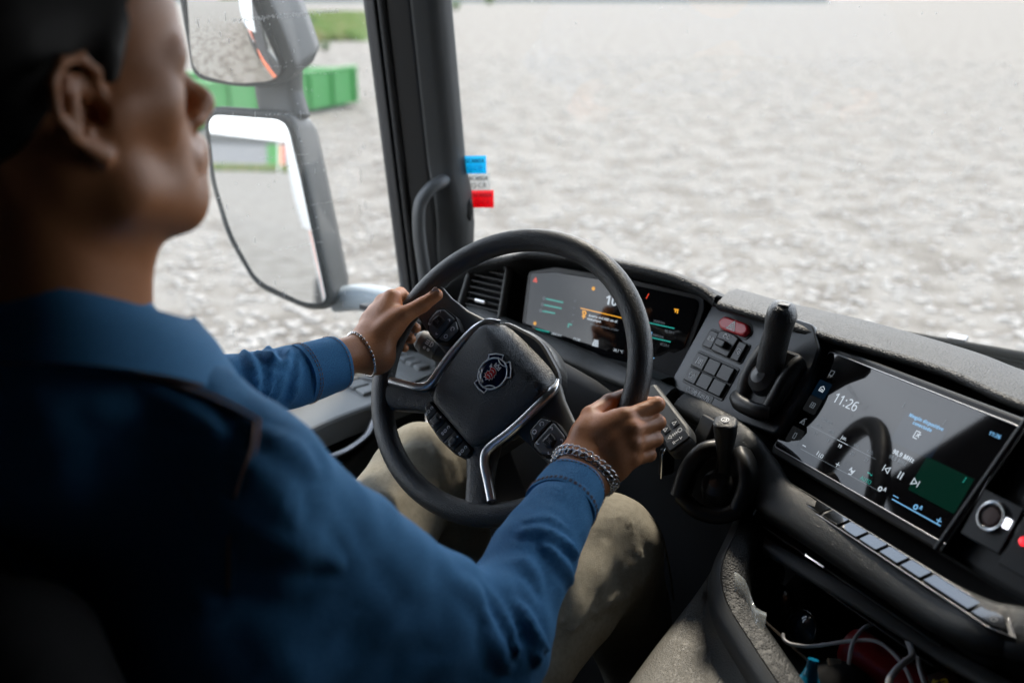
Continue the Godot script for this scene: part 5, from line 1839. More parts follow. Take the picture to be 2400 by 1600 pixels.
func spoke(sections: Array, left: bool) -> MB:
	# each: x, y top, y bottom, z middle, half depth
	var rows := []
	for s in sections:
		var r := PackedVector3Array()
		var cy: float = (s[1] + s[2]) / 2.0
		var hy: float = (s[1] - s[2]) / 2.0
		for k in 20:
			var a := TAU * k / 20
			var cs := signf(cos(a)) * pow(absf(cos(a)), 0.55)
			var sn := signf(sin(a)) * pow(absf(sin(a)), 0.55)
			var x: float = s[0] * (-1.0 if left else 1.0)
			r.append(Vector3(x, cy + cs * hy, s[3] + 26.0 + sn * s[4] - 4.0 - 14.0) * 0.001)
		if left:
			r.reverse()
		rows.append(r)
	return loft(rows)

func build_emblem(t: Node3D) -> void:
	var e := put(lathe(PackedVector2Array([Vector2(0.0, 0.0022), Vector2(0.015, 0.0018), Vector2(0.0195, 0.0006), Vector2(0.0195, -0.003)]), 40).done(), "emblem", mats.emblem_blue, t, shift(1, -11, 18.9).scaled_local(Vector3(1.14, 1.14, 1.0)))
	e.set_meta("label", "round blue badge with a crowned red beast's head")
	var c := PackedVector3Array()
	for k in 40:
		c.append(Vector3(cos(TAU * k / 40) * 0.0205, sin(TAU * k / 40) * 0.0205, 0.0006))
	put(tube(c, 0.0011, -1.0, 6, true).done(), "badge_ring", mats.badge_white, e)
	for k in 3:
		var a := [128.0, 52.0, 270.0][k] as float
		var tab := shift(0, 0, 0, a - 90.0)
		put(prism(round_poly(poly([-8.5, 19, 8.5, 19, 10, 24.5, -10, 24.5]), 0.001, 2), -0.003, 0.0006, 0.0004, false, null, tab).done(), "badge_tab", mats.emblem_blue, e)
		var q := PackedVector3Array()
		for p in [[-10.0, 19.0], [-10.4, 24.6], [0, 26.0], [10.4, 24.6], [10.0, 19.0]]:
			q.append(tab * (Vector3(p[0], p[1], 0.7) * 0.001))
		put(tube(q, 0.0010, -1.0, 6).done(), "badge_ring", mats.badge_white, e)
		var arc := PackedVector3Array()
		for p in [[-10.0, 19.0], [-4.0, 16.4], [0.0, 15.8], [4.0, 16.4], [10.0, 19.0]]:
			arc.append(shift(0, 0, 0, a + 90.0) * (Vector3(p[0], p[1], 1.6) * 0.001))
		put(tube(arc, 0.0008, -1.0, 6).done(), "badge_ring", mats.badge_white, e)
	# head with flowing mane, beak to the left, crown above
	var head := poly([-7.5, 3.5, -4.0, 6.0, 0.5, 6.2, 3.8, 4.6, 5.8, 1.6, 4.6, 0.6, 6.8, -2.0, 4.8, -2.6, 6.2, -5.6, 3.6, -5.6, 4.0, -9.0, 1.2, -8.2, -0.6, -12.0, -2.2, -8.6, -5.2, -10.6, -5.0, -7.2, -8.4, -7.4, -6.2, -4.4, -7.6, -2.2, -4.0, -0.6, -5.2, 1.4])
	put(prism(head, 0.0016, 0.0030, 0.0003).done(), "beast_head", mats.emblem_red, e)
	var o := PackedVector3Array()
	for p in head:
		o.append(Vector3(p.x, p.y, 0.0024))
	put(tube(o, 0.00062, -1.0, 5, true).done(), "head_outline", mats.badge_white, e)
	put(strokes([[-5, 8.5, -5.5, 12.5, -3, 10, -1, 13.5, 1.2, 10, 4, 12.5, 4, 8.2, -5, 8.5], [-7, 5, -10, 7.5, -9, 4]], 1.0, 0.0018, 0.0028), "crown", mats.badge_white, e)
	put(strokes([[-3, 2.5, -0.5, 3.2, 1.5, 2.2], [-2.5, -2.0, 0.5, -1.2, 3, -2.4], [-3.5, -5.5, -0.5, -4.6, 2.2, -5.6]], 0.6, 0.0030, 0.0034), "mane_lines", mats.badge_white, e)
# ---------------------------------------------------------------- seat, console and what lies in the tray
func build_clutter() -> void:
	var s := thing("driver_seat", "black cloth driver's seat under the person", "seat", "", Transform3D(Basis(), Vector3(0, 1.40, 0.45)))
	var f := Field.new()
	f.bone(Vector3(-0.14, 0.30, -0.24), Vector3(0.14, 0.30, -0.24), 0.085, 0.085, 0.04)
	f.bone(Vector3(-0.16, 0.27, 0.15), Vector3(0.16, 0.27, 0.15), 0.09, 0.09, 0.05)
	f.bone(Vector3(0.0, 0.29, -0.20), Vector3(0.0, 0.27, 0.15), 0.10, 0.10, 0.05)
	f.bone(Vector3(0.225, 0.345, -0.20), Vector3(0.235, 0.36, 0.16), 0.055, 0.06, 0.04)
	f.bone(Vector3(-0.225, 0.345, -0.20), Vector3(-0.235, 0.36, 0.16), 0.055, 0.06, 0.04)
	var b := MB.new()
	nets(f, 0.012, b)
	put(b.done(), "cushion", mats.seat_cloth, s)
	f = Field.new()
	f.bone(Vector3(-0.13, 0.38, 0.27), Vector3(-0.13, 0.86, 0.36), 0.07, 0.06, 0.04)
	f.bone(Vector3(0.12, 0.38, 0.27), Vector3(0.12, 0.86, 0.36), 0.07, 0.06, 0.04)
	f.bone(Vector3(0.0, 0.38, 0.28), Vector3(0.0, 0.88, 0.37), 0.08, 0.07, 0.05)
	b = MB.new()
	nets(f, 0.012, b)
	put(b.done(), "backrest", mats.seat_cloth, s)
	put(cbox(0.36, 0.24, 0.40, 0.03), "pedestal", mats.black_plastic, s, Transform3D(Basis(), Vector3(0, 0.12, -0.02)))
	# centre console with the storage tray
	var c := thing("centre_console", "grey grained console with a raised rim round its storage tray", "console")
	var rim := curve(v3([Vector3(0.330, 2.030, -0.115), Vector3(0.338, 2.018, -0.045), Vector3(0.345, 1.999, 0.020), Vector3(0.371, 1.980, 0.062), Vector3(0.420, 1.970, 0.109), Vector3(0.468, 1.965, 0.155), Vector3(0.531, 1.961, 0.217), Vector3(0.62, 1.955, 0.30), Vector3(0.75, 1.95, 0.36)]), 6)
	var rows := []
	for o in [Vector3(0.060, -0.11, -0.03), Vector3(0.040, -0.006, -0.022), Vector3(0.034, 0.002, -0.018), Vector3(0.024, 0.004, -0.012), Vector3(0.010, 0.003, -0.004), Vector3(0.0, -0.004, 0.0), Vector3(-0.003, -0.020, 0.002), Vector3(0.002, -0.036, 0.004)]:
		var r := PackedVector3Array()
		for p in rim:
			r.append(p + o)
		rows.append(r)
	put(flip_sheet(rows.slice(0, 5), 0.003).done(), "tray_wall", mats.soft_dash, c)
	put(flip_sheet(rows.slice(4), 0.003).done(), "rim", mats.trim_grey, c)
	var edge := curve(v3([Vector3(0.322, 1.972, -0.110), Vector3(0.322, 1.955, -0.050), Vector3(0.319, 1.942, -0.004), Vector3(0.311, 1.925, 0.060), Vector3(0.307, 1.912, 0.120), Vector3(0.306, 1.902, 0.180), Vector3(0.312, 1.894, 0.25), Vector3(0.36, 1.89, 0.36), Vector3(0.44, 1.885, 0.50)]), 6)
	rows = []
	for q in [[1.0, Vector3(0.006, -0.030, 0.003)], [0.8, Vector3(0, -0.018, 0)], [0.5, Vector3(0, -0.006, 0)], [0.22, Vector3(0, 0.004, 0)], [0.06, Vector3(0, 0.0, 0)], [0.0, Vector3(-0.004, -0.012, 0)], [0.0, Vector3(-0.012, -0.06, 0)], [0.0, Vector3(-0.02, -0.50, 0)]]:
		var r := PackedVector3Array()
		for k in rim.size():
			r.append(edge[k].lerp(rim[k] + Vector3(0.002, -0.030, 0.004), q[0]) + (q[1] if q[0] < 1.0 else Vector3.ZERO))
		rows.append(r)
	put(flip_sheet(rows, 0.004).done(), "console_top", mats.console_grey, c)
	put(cbox(0.60, 0.01, 0.50, 0.003), "tray_floor", mats.hard_dash, c, Transform3D(Basis(), Vector3(0.70, 1.915, 0.07)))
	# cables
	var cables := [
		[[Vector3(0.452, 1.960, 0.048), Vector3(0.456, 1.957, 0.055), Vector3(0.468, 1.958, 0.060), Vector3(0.494, 1.966, 0.060), Vector3(0.535, 1.985, 0.052), Vector3(0.565, 1.995, 0.052), Vector3(0.592, 1.988, 0.063), Vector3(0.612, 1.974, 0.080), Vector3(0.625, 1.94, 0.097)], 0.0024, "white cable looping across the tray and down to the right"],
		[[Vector3(0.556, 1.975, -0.02), Vector3(0.548, 1.987, 0.006), Vector3(0.541, 1.991, 0.032), Vector3(0.538, 1.985, 0.061), Vector3(0.541, 1.950, 0.079)], 0.0026, "short white cable crossing over the looping one"],
		[[Vector3(0.588, 1.985, 0.010), Vector3(0.594, 1.998, 0.034), Vector3(0.605, 2.000, 0.063), Vector3(0.600, 2.001, 0.085), Vector3(0.595, 1.999, 0.105), Vector3(0.594, 1.993, 0.125), Vector3(0.604, 1.95, 0.155)], 0.0040, "thick white cable bending down in the tray's right corner"],
		[[Vector3(0.600, 1.98, 0.005), Vector3(0.604, 1.992, 0.028), Vector3(0.614, 1.988, 0.062), Vector3(0.628, 1.975, 0.085), Vector3(0.642, 1.94, 0.11)], 0.0030, "straight white cable hanging at the tray's far right"],
		[[Vector3(0.618, 1.972, -0.005), Vector3(0.612, 1.956, 0.028), Vector3(0.594, 1.948, 0.055), Vector3(0.57, 1.940, 0.085)], 0.0020, "thin grey cable lying low behind the thick one"]]
	for k in cables.size():
		var o := put(tube(curve(v3(cables[k][0]), 6), cables[k][1], -1.0, 8).done(), "cable", mats.cable_white if k < 4 else mats.cable_grey)
		tag(o, cables[k][2], "cable", "cables in the tray")
	var strap := put(tube(curve(v3([Vector3(0.422, 1.962, 0.036), Vector3(0.459, 1.952, 0.050), Vector3(0.500, 1.944, 0.068)]), 5), 0.0028, 0.0010, 6).done(), "strap", mats.strap_brown)
	tag(strap, "thin brown strap lying across the tray", "strap")
	# black cap, red tin, blue bottle, sunglasses, film and a yellow printed wrapper
	var cap := thing("black_cap", "black ribbed cap lying in the tray under the cables", "cap", "", Transform3D(Basis(Vector3.UP, 0.5), Vector3(0.535, 1.922, 0.082)))
	rows = []
	for k in 9:
		var a := k / 8.0 * PI * 0.5
		var r := PackedVector3Array()
		for q in 32:
			var t := -TAU * q / 32
			var rr := 0.038 * cos(a) * (1.0 + 0.035 * cos(t * 6.0)) + 0.0005
			r.append(Vector3(cos(t) * rr * 1.15, sin(a) * 0.046, sin(t) * rr))
		rows.append(r)
	put(loft(rows, false).done(), "crown", mats.seat_cloth, cap)
	put(prism(round_poly(poly([-30, 0, 30, 0, 26, 34, 0, 46, -26, 34]), 0.012, 4), 0.0, 0.003, 0.001, false, null, Transform3D(Basis(Vector3(1, 0, 0), Vector3(0, 0, 1), Vector3(0, 1, 0)), Vector3(0, 0.003, 0.024))).done(), "peak", mats.seat_cloth, cap)
	put(cbox(0.016, 0.005, 0.010, 0.001), "tag", mats.strap_brown, cap, Transform3D(Basis(Vector3.RIGHT, 0.5), Vector3(-0.008, 0.044, -0.008)))
	var red := thing("red_tin", "dark red drink tin lying in the tray behind the cap", "tin", "", Transform3D(Basis(Vector3(0.93, -0.12, 0.34), Vector3(0.12, 0.99, 0.02), Vector3(-0.34, 0.02, 0.94)), Vector3(0.575, 1.948, 0.035)))
	put(lathe(PackedVector2Array([Vector2(0.0, 0.052), Vector2(0.020, 0.052), Vector2(0.022, 0.055), Vector2(0.0265, 0.046), Vector2(0.0265, -0.046), Vector2(0.022, -0.054), Vector2(0.0, -0.052)]), 28, null, Transform3D(Basis(Vector3.UP, PI / 2), Vector3.ZERO)).done(), "can", mats.tin_red, red)
	put(tube(v3([Vector3(0.0515, 0.0, 0.0), Vector3(0.0545, 0.0, 0.0)]), 0.0225, -1.0, 20).done(), "lid", mats.dark_silver, red)
	var blue := thing("blue_bottle", "small clear bottle with blue liquid at the tray's front edge", "bottle", "", Transform3D(Basis(Vector3.RIGHT, -0.35), Vector3(0.507, 1.930, 0.128)))
	put(lathe(PackedVector2Array([Vector2(0.0, 0.046), Vector2(0.007, 0.045), Vector2(0.010, 0.036), Vector2(0.0135, 0.030), Vector2(0.0145, 0.0), Vector2(0.0, -0.002)]), 20, null, Transform3D(Basis(Vector3.RIGHT, -PI / 2), Vector3.ZERO)).done(), "body", mats.blue_liquid, blue)
	put(lathe(PackedVector2Array([Vector2(0.0, 0.056), Vector2(0.0065, 0.056), Vector2(0.0068, 0.044)]), 16, null, Transform3D(Basis(Vector3.RIGHT, -PI / 2), Vector3.ZERO)).done(), "cap", mats.blue_liquid, blue)
	var sg := thing("sunglasses", "dark glossy sunglasses lying at the back of the tray", "sunglasses", "", Transform3D(Basis(Vector3.UP, -0.7) * Basis(Vector3.RIGHT, -0.6), Vector3(0.440, 1.950, -0.012)))
	for k in 2:
		var lens := PackedVector3Array()
		for q in 20:
			lens.append(Vector3((k - 0.5) * 0.062 + cos(TAU * q / 20) * 0.027, sin(TAU * q / 20) * 0.021, 0))
		put(tube(lens, 0.0022, -1.0, 6, true).done(), "frame", mats.gloss_black, sg)
		rows = []
		for z in 5:
			var r := PackedVector3Array()
			for q in 20:
				var rr := 1.0 - z / 4.0 * 0.98
				r.append(Vector3((k - 0.5) * 0.062 + cos(-TAU * q / 20) * 0.027 * rr, sin(-TAU * q / 20) * 0.021 * rr, 0.006 * (1.0 - rr * rr)))
			rows.append(r)
		put(loft(rows, false).done(), "lens", mats.lens_blue, sg)
		put(tube(v3([Vector3((k * 2 - 1) * 0.058, 0.006, 0), Vector3((k * 2 - 1) * 0.06, 0.004, -0.06), Vector3((k * 2 - 1) * 0.056, -0.014, -0.10)]), 0.0018, -1.0, 6).done(), "temple", mats.gloss_black, sg)
	put(tube(v3([Vector3(-0.006, 0.006, 0.002), Vector3(0, 0.009, 0.003), Vector3(0.006, 0.006, 0.002)]), 0.002, -1.0, 6).done(), "bridge", mats.gloss_black, sg)
	rows = []
	for y in 6:
		var r := PackedVector3Array()
		for x in 8:
			var u := x / 7.0
			var v := y / 5.0
			var p := Vector3(0.372, 2.004, 0.012).lerp(Vector3(0.432, 1.985, 0.060), u).lerp(Vector3(0.392, 1.968, 0.062).lerp(Vector3(0.440, 1.976, 0.092), u), v)
			r.append(p + Vector3(0, 0.005 * sin(u * 7.0 + v * 3.0) + 0.004 * sin(v * 6.0), 0.003 * cos(u * 9.0)))
		rows.append(r)
	var film := put(sheet(rows, 0.0003).done(), "plastic_film", mats.film)
	tag(film, "crumpled clear plastic film over the tray's left rim", "plastic film")
	var wr := thing("yellow_wrapper", "dark wrapper with yellow lettering at the tray's lower right", "wrapper", "", Transform3D(frame(Vector3(0.632, 1.965, 0.055), -38, 55, 60)))
	put(cbox(0.055, 0.030, 0.004, 0.0015), "wrapper", mats.tin_dark, wr)
	put(writing("tita", 0.016, true), "lettering", mats.print_yellow, wr, shift(0, 0, 2.2))
# ---------------------------------------------------------------- the driver
func build_driver() -> void:
	var who := thing("person", "person in a blue denim shirt and khaki trousers steering with both hands", "person", "", Transform3D(Basis(), Vector3(0, 1.82, 0.5)))
	var here := Transform3D(Basis(), Vector3(0, -1.82, -0.5))
	var wf := frame(Vector3(0, 2.2, 0), 0, 36)
	var head_o := Vector3(0.052, 2.640, 0.672)
	var fw := Vector3(sin(deg_to_rad(12.0)), 0.12, -cos(deg_to_rad(12.0))).normalized()
	var rt := fw.cross(Vector3.UP).normalized()
	var hf := Transform3D(Basis(rt * 0.95, rt.cross(fw).normalized() * 0.95, fw * 0.95), head_o)   # right, up, forward
	var wrist_r := Vector3(0.196, 2.142, 0.112)
	var wrist_l := Vector3(-0.205, 2.216, 0.060)
	var elbow_r := Vector3(0.24, 2.085, 0.378)
	var elbow_l := Vector3(-0.265, 2.215, 0.36)
	var skin := MB.new()
	nets(head_field(hf), 0.0036, skin)
	var fr := hand_right(wf, elbow_r)
	var fl := hand_left(wf, elbow_l)
	nets(fr, 0.0031, skin, AABB(Vector3(0.10, 2.0, -0.08), Vector3(0.25, 0.35, 0.33)))
	nets(fl, 0.0031, skin, AABB(Vector3(-0.40, 2.0, -0.12), Vector3(0.35, 0.45, 0.33)))
	var inner := Field.new()   # the rest of the body, under the clothes
	inner.bone(elbow_r, Vector3(0.165, 2.325, 0.61), 0.032, 0.038, 0.02)
	inner.bone(elbow_l, Vector3(-0.2, 2.325, 0.60), 0.032, 0.038, 0.02)
	inner.bone(elbow_r, elbow_r.lerp(wrist_r, 0.5), 0.032, 0.028, 0.02)
	inner.bone(elbow_l, elbow_l.lerp(wrist_l, 0.5), 0.032, 0.028, 0.02)
	inner.bone(Vector3(-0.16, 2.31, 0.6), Vector3(0.13, 2.31, 0.61), 0.05, 0.05, 0.03)
	inner.bone(Vector3(0.0, 2.28, 0.6), Vector3(0.0, 1.86, 0.5), 0.10, 0.10, 0.03)
	inner.bone(Vector3(0.02, 2.32, 0.64), Vector3(0.03, 2.5, 0.67), 0.055, 0.05, 0.03)
	for s in [[Vector3(0.09, 1.82, 0.46), Vector3(0.177, 1.965, 0.0), Vector3(0.17, 1.50, -0.22)], [Vector3(-0.1, 1.82, 0.46), Vector3(-0.17, 1.985, -0.02), Vector3(-0.2, 1.50, -0.25)]]:
		inner.bone(s[0], s[1], 0.07, 0.045, 0.03)
		inner.bone(s[1], s[2], 0.045, 0.035, 0.03)
	nets(inner, 0.016, skin)
	put(skin.done(), "body", mats.skin, who, here)
	# hair
	var hair := Field.new()
	var P := func(x: float, y: float, z: float) -> Vector3:
		return hf * Vector3(x, y, z)
	hair.bone(P.call(0, 0.052, -0.036), P.call(0, 0.060, 0.028), 0.0805, 0.0755, 0.02, rt, 1.06)
	hair.bone(P.call(0, 0.0, -0.062), P.call(0, 0.05, -0.05), 0.052, 0.06, 0.03, rt, 0.9)
	hair.bone(P.call(-0.0665, 0.030, 0.020), P.call(-0.066, 0.0, 0.016), 0.012, 0.009, 0.012)
	hair.bone(P.call(0.0665, 0.030, 0.020), P.call(0.066, 0.0, 0.016), 0.012, 0.009, 0.012)
	hair.bone(P.call(-0.05, 0.035, 0.035), P.call(0.05, 0.035, 0.035), 0.022, 0.022, 0.02)
	hair.bone(P.call(-0.2, -0.010, 0.115), P.call(0.2, -0.010, 0.115), 0.088, 0.088, 0.012, Vector3.ZERO, 1.0, true)
	hair.bone(P.call(-0.2, -0.076, 0.02), P.call(0.2, -0.076, 0.02), 0.070, 0.070, 0.012, Vector3.ZERO, 1.0, true)
	var hb := MB.new()
	nets(hair, 0.005, hb)
	put(hb.done(), "hair", mats.hair, who, here)
	for s in 2:
		var sx := 1.0 if s == 0 else -1.0
		var ey := lathe(PackedVector2Array([Vector2(0.0, 0.0118), Vector2(0.006, 0.010), Vector2(0.0105, 0.005), Vector2(0.0118, 0.0)]), 16)
		put(ey.done(), "eye", mats.eye_white, who, here * hf * Transform3D(Basis(), Vector3(sx * 0.031, 0.006, 0.0745)))
		put(tube(PackedVector3Array([hf * Vector3(sx * 0.014, 0.026, 0.0965), hf * Vector3(sx * 0.032, 0.031, 0.0925), hf * Vector3(sx * 0.052, 0.025, 0.078)]), [0.003, 0.0045, 0.002], -1.0, 6).done(), "eyebrow", mats.hair, who, here)
		put(tube(PackedVector3Array([hf * Vector3(sx * 0.020, 0.011, 0.088), hf * Vector3(sx * 0.032, 0.0135, 0.090), hf * Vector3(sx * 0.044, 0.009, 0.084)]), [0.001, 0.002, 0.001], -1.0, 5).done(), "eyelashes", mats.hair, who, here)
	# thumb nail of the left hand
	var nail := Transform3D(Basis(Vector3(0.52, 0.85, 0.0).normalized(), Vector3(-0.75, 0.46, 0.48).normalized(), Vector3(0.41, -0.25, 0.88).normalized()), Vector3(-0.1425, 0.0875, 0.0325))
	put(prism(round_poly(poly([-8, -5, 7, -5.5, 8.5, 0, 7, 5.5, -8, 5]), 0.003, 3), -0.001, 0.0008, 0.0006).done(), "nail", mats.nail, who, here * wf * nail)
	build_clothes(who, here, wrist_r, wrist_l, elbow_r, elbow_l)
	build_bracelets(wf, fr, fl)

func head_field(hf: Transform3D) -> Field:
	var f := Field.new()
	var P := func(x: float, y: float, z: float) -> Vector3:
		return hf * Vector3(x, y, z)
	var x := hf.basis.x
	f.bone(P.call(0, 0.05, -0.035), P.call(0, 0.056, 0.025), 0.0789, 0.0731, 0.02, x, 1.06)
	f.bone(P.call(0, 0.060, 0.040), P.call(0, 0.03, 0.050), 0.0570, 0.0494, 0.03)
	f.bone(P.call(0, -0.01, -0.05), P.call(0, 0.03, -0.05), 0.0475, 0.0570, 0.03)
	for s in [-1.0, 1.0]:
		f.bone(P.call(s * 0.028, -0.005, 0.044), P.call(s * 0.020, -0.066, 0.056), 0.0360, 0.0270, 0.03)
		f.bone(P.call(s * 0.050, -0.012, 0.050), P.call(s * 0.060, -0.004, 0.018), 0.0190, 0.0162, 0.025)
		f.bone(P.call(s * 0.054, -0.02, 0.0), P.call(s * 0.050, -0.068, 0.012), 0.0228, 0.0190, 0.03)
		f.bone(P.call(s * 0.050, -0.068, 0.012), P.call(s * 0.016, -0.106, 0.074), 0.0190, 0.0162, 0.03)
		f.bone(P.call(s * 0.045, 0.024, 0.078), P.call(s * 0.012, 0.023, 0.093), 0.0123, 0.0114, 0.015)
		f.bone(P.call(s * 0.013, -0.035, 0.105), P.call(s * 0.010, -0.034, 0.110), 0.0071, 0.0071, 0.008)
		f.bone(P.call(s * 0.024, -0.0625, 0.090), P.call(0, -0.060, 0.108), 0.0047, 0.0071, 0.008)
		f.bone(P.call(s * 0.022, -0.0670, 0.090), P.call(0, -0.0725, 0.105), 0.0047, 0.0081, 0.008)
	f.bone(P.call(0, -0.100, 0.080), P.call(0, -0.098, 0.085), 0.0171, 0.0171, 0.02)
	f.bone(P.call(0, -0.05, 0.06), P.call(0, -0.085, 0.066), 0.0333, 0.0247, 0.025)
	f.bone(P.call(0, 0.016, 0.090), P.call(0, -0.024, 0.119), 0.0090, 0.0100, 0.012)
	f.bone(P.call(0, -0.024, 0.119), P.call(0, -0.034, 0.108), 0.0100, 0.0076, 0.010)
	for s in [-1.0, 1.0]:
		f.bone(P.call(s * 0.033, 0.006, 0.104), P.call(s * 0.034, 0.006, 0.102), 0.0152, 0.0152, 0.014, Vector3.ZERO, 1.0, true)
		f.bone(P.call(s * 0.031, 0.006, 0.0735), P.call(s * 0.032, 0.006, 0.0735), 0.0122, 0.0122, 0.004)
		# ear: rim, fold, lobe, the hollow, the flap
		var E := func(y: float, z: float, out: float) -> Vector3:
			return hf * Vector3(s * (0.0735 + out), y * 1.12 + 0.0, z * 1.15 - 0.008)
		var rim := [[0.004, 0.010, 0.004], [0.022, 0.011, 0.007], [0.033, 0.002, 0.012], [0.033, -0.012, 0.018], [0.022, -0.022, 0.022], [0.004, -0.024, 0.022], [-0.013, -0.017, 0.017], [-0.024, -0.006, 0.010]]
		for k in rim.size() - 1:
			f.bone(E.call(rim[k][0], rim[k][1], rim[k][2]), E.call(rim[k + 1][0], rim[k + 1][1], rim[k + 1][2]), 0.0040, 0.0040, 0.003)
		f.bone(E.call(-0.026, -0.003, 0.008), E.call(-0.031, 0.002, 0.006), 0.0062, 0.0071, 0.006)
		for k in [[0.022, -0.002, 0.006, -0.008, -0.014, 0.014], [0.024, -0.008, 0.010, 0.0, -0.016, 0.015], [0.018, 0.004, 0.004, -0.018, -0.006, 0.009]]:
			f.bone(E.call(k[0], k[1], k[2]), E.call(k[3], k[4], k[5]), 0.0038, 0.0038, 0.004)
		f.bone(E.call(0.018, -0.011, 0.015), E.call(-0.010, -0.012, 0.0145), 0.0043, 0.0043, 0.004)
		f.bone(E.call(-0.003, 0.014, 0.003), E.call(-0.010, 0.013, 0.004), 0.0052, 0.0047, 0.005)
		f.bone(E.call(-0.002, 0.001, 0.008), E.call(-0.006, 0.006, 0.002), 0.0081, 0.0057, 0.004, Vector3.ZERO, 1.0, true)
		f.bone(E.call(0.024, -0.004, 0.014), E.call(0.004, -0.018, 0.022), 0.0033, 0.0029, 0.003, Vector3.ZERO, 1.0, true)
	# neck
	f.bone(hf * Vector3(0, -0.055, -0.030), Vector3(0.028, 2.43, 0.690), 0.058, 0.064, 0.03)
	f.bone(hf * Vector3(0, -0.085, 0.020), Vector3(0.020, 2.44, 0.650), 0.036, 0.045, 0.03)
	f.bone(hf * Vector3(0.052, -0.04, -0.025), Vector3(0.030, 2.43, 0.620), 0.013, 0.013, 0.02)
	f.bone(hf * Vector3(-0.052, -0.04, -0.025), Vector3(0.015, 2.43, 0.615), 0.013, 0.013, 0.02)
	return f

func finger(f: Field, wf: Transform3D, j: Array, r: Array) -> void:
	for k in j.size() - 1:
		f.bone(wf * (j[k] as Vector3), wf * (j[k + 1] as Vector3), r[k], r[k + 1], 0.0045)

func hand_right(wf: Transform3D, elbow: Vector3) -> Field:
	var f := Field.new()
	var w1 := Vector3(0.180, -0.100, 0.056)
	var w2 := Vector3(0.212, -0.120, 0.054)
	var n := wf.basis.z
	f.bone(wf * w1, wf * w2, 0.0225, 0.0215, 0.02)
	f.bone(wf * ((w1 + w2) / 2), elbow.lerp(wf * ((w1 + w2) / 2), 0.2), 0.0265, 0.036, 0.03)
	var mcp := [Vector3(0.226, -0.030, 0.044), Vector3(0.240, -0.044, 0.0445), Vector3(0.246, -0.062, 0.042), Vector3(0.247, -0.080, 0.037)]
	var frm := [w1.lerp(w2, 0.15), w1.lerp(w2, 0.45), w1.lerp(w2, 0.75), w2]
	for k in 4:
		f.bone(wf * (frm[k] as Vector3), wf * (mcp[k] as Vector3), 0.0185, 0.0128 - k * 0.0006, 0.014)
	for k in 3:
		f.bone(wf * (frm[k].lerp(mcp[k], 0.6)), wf * (frm[k + 1].lerp(mcp[k + 1], 0.6)), 0.015, 0.015, 0.012)
	finger(f, wf, [mcp[0], Vector3(0.250, 0.001, 0.019), Vector3(0.237, 0.009, -0.014), Vector3(0.214, 0.010, -0.0275)], [0.0115, 0.0098, 0.0086, 0.0078])
	finger(f, wf, [mcp[1], Vector3(0.254, -0.020, 0.008), Vector3(0.237, -0.012, -0.020), Vector3(0.212, -0.010, -0.0285)], [0.0118, 0.0100, 0.0088, 0.0078])
	finger(f, wf, [mcp[2], Vector3(0.257, -0.042, 0.006), Vector3(0.239, -0.034, -0.020), Vector3(0.213, -0.032, -0.0285)], [0.0112, 0.0096, 0.0084, 0.0076])
	finger(f, wf, [mcp[3], Vector3(0.256, -0.064, 0.008), Vector3(0.241, -0.058, -0.014), Vector3(0.219, -0.055, -0.0245)], [0.0100, 0.0086, 0.0078, 0.007])
	finger(f, wf, [Vector3(0.180, -0.084, 0.054), Vector3(0.173, -0.038, 0.036), Vector3(0.179, -0.009, 0.008), Vector3(0.187, 0.010, -0.014)], [0.018, 0.0132, 0.0112, 0.009])
	f.bone(wf * Vector3(0.184, -0.066, 0.050), wf * Vector3(0.214, -0.044, 0.045), 0.017, 0.014, 0.02)
	f.bone(wf * Vector3(0.182, -0.052, 0.044), wf * Vector3(0.208, -0.038, 0.042), 0.009, 0.010, 0.014)
	for k in 4:   # tendons and knuckles on the back of the hand
		f.bone(wf * (frm[k].lerp(mcp[k], 0.45) as Vector3) + n * 0.0125, wf * (mcp[k] as Vector3) + n * 0.0045, 0.003, 0.0075, 0.008)
	return f

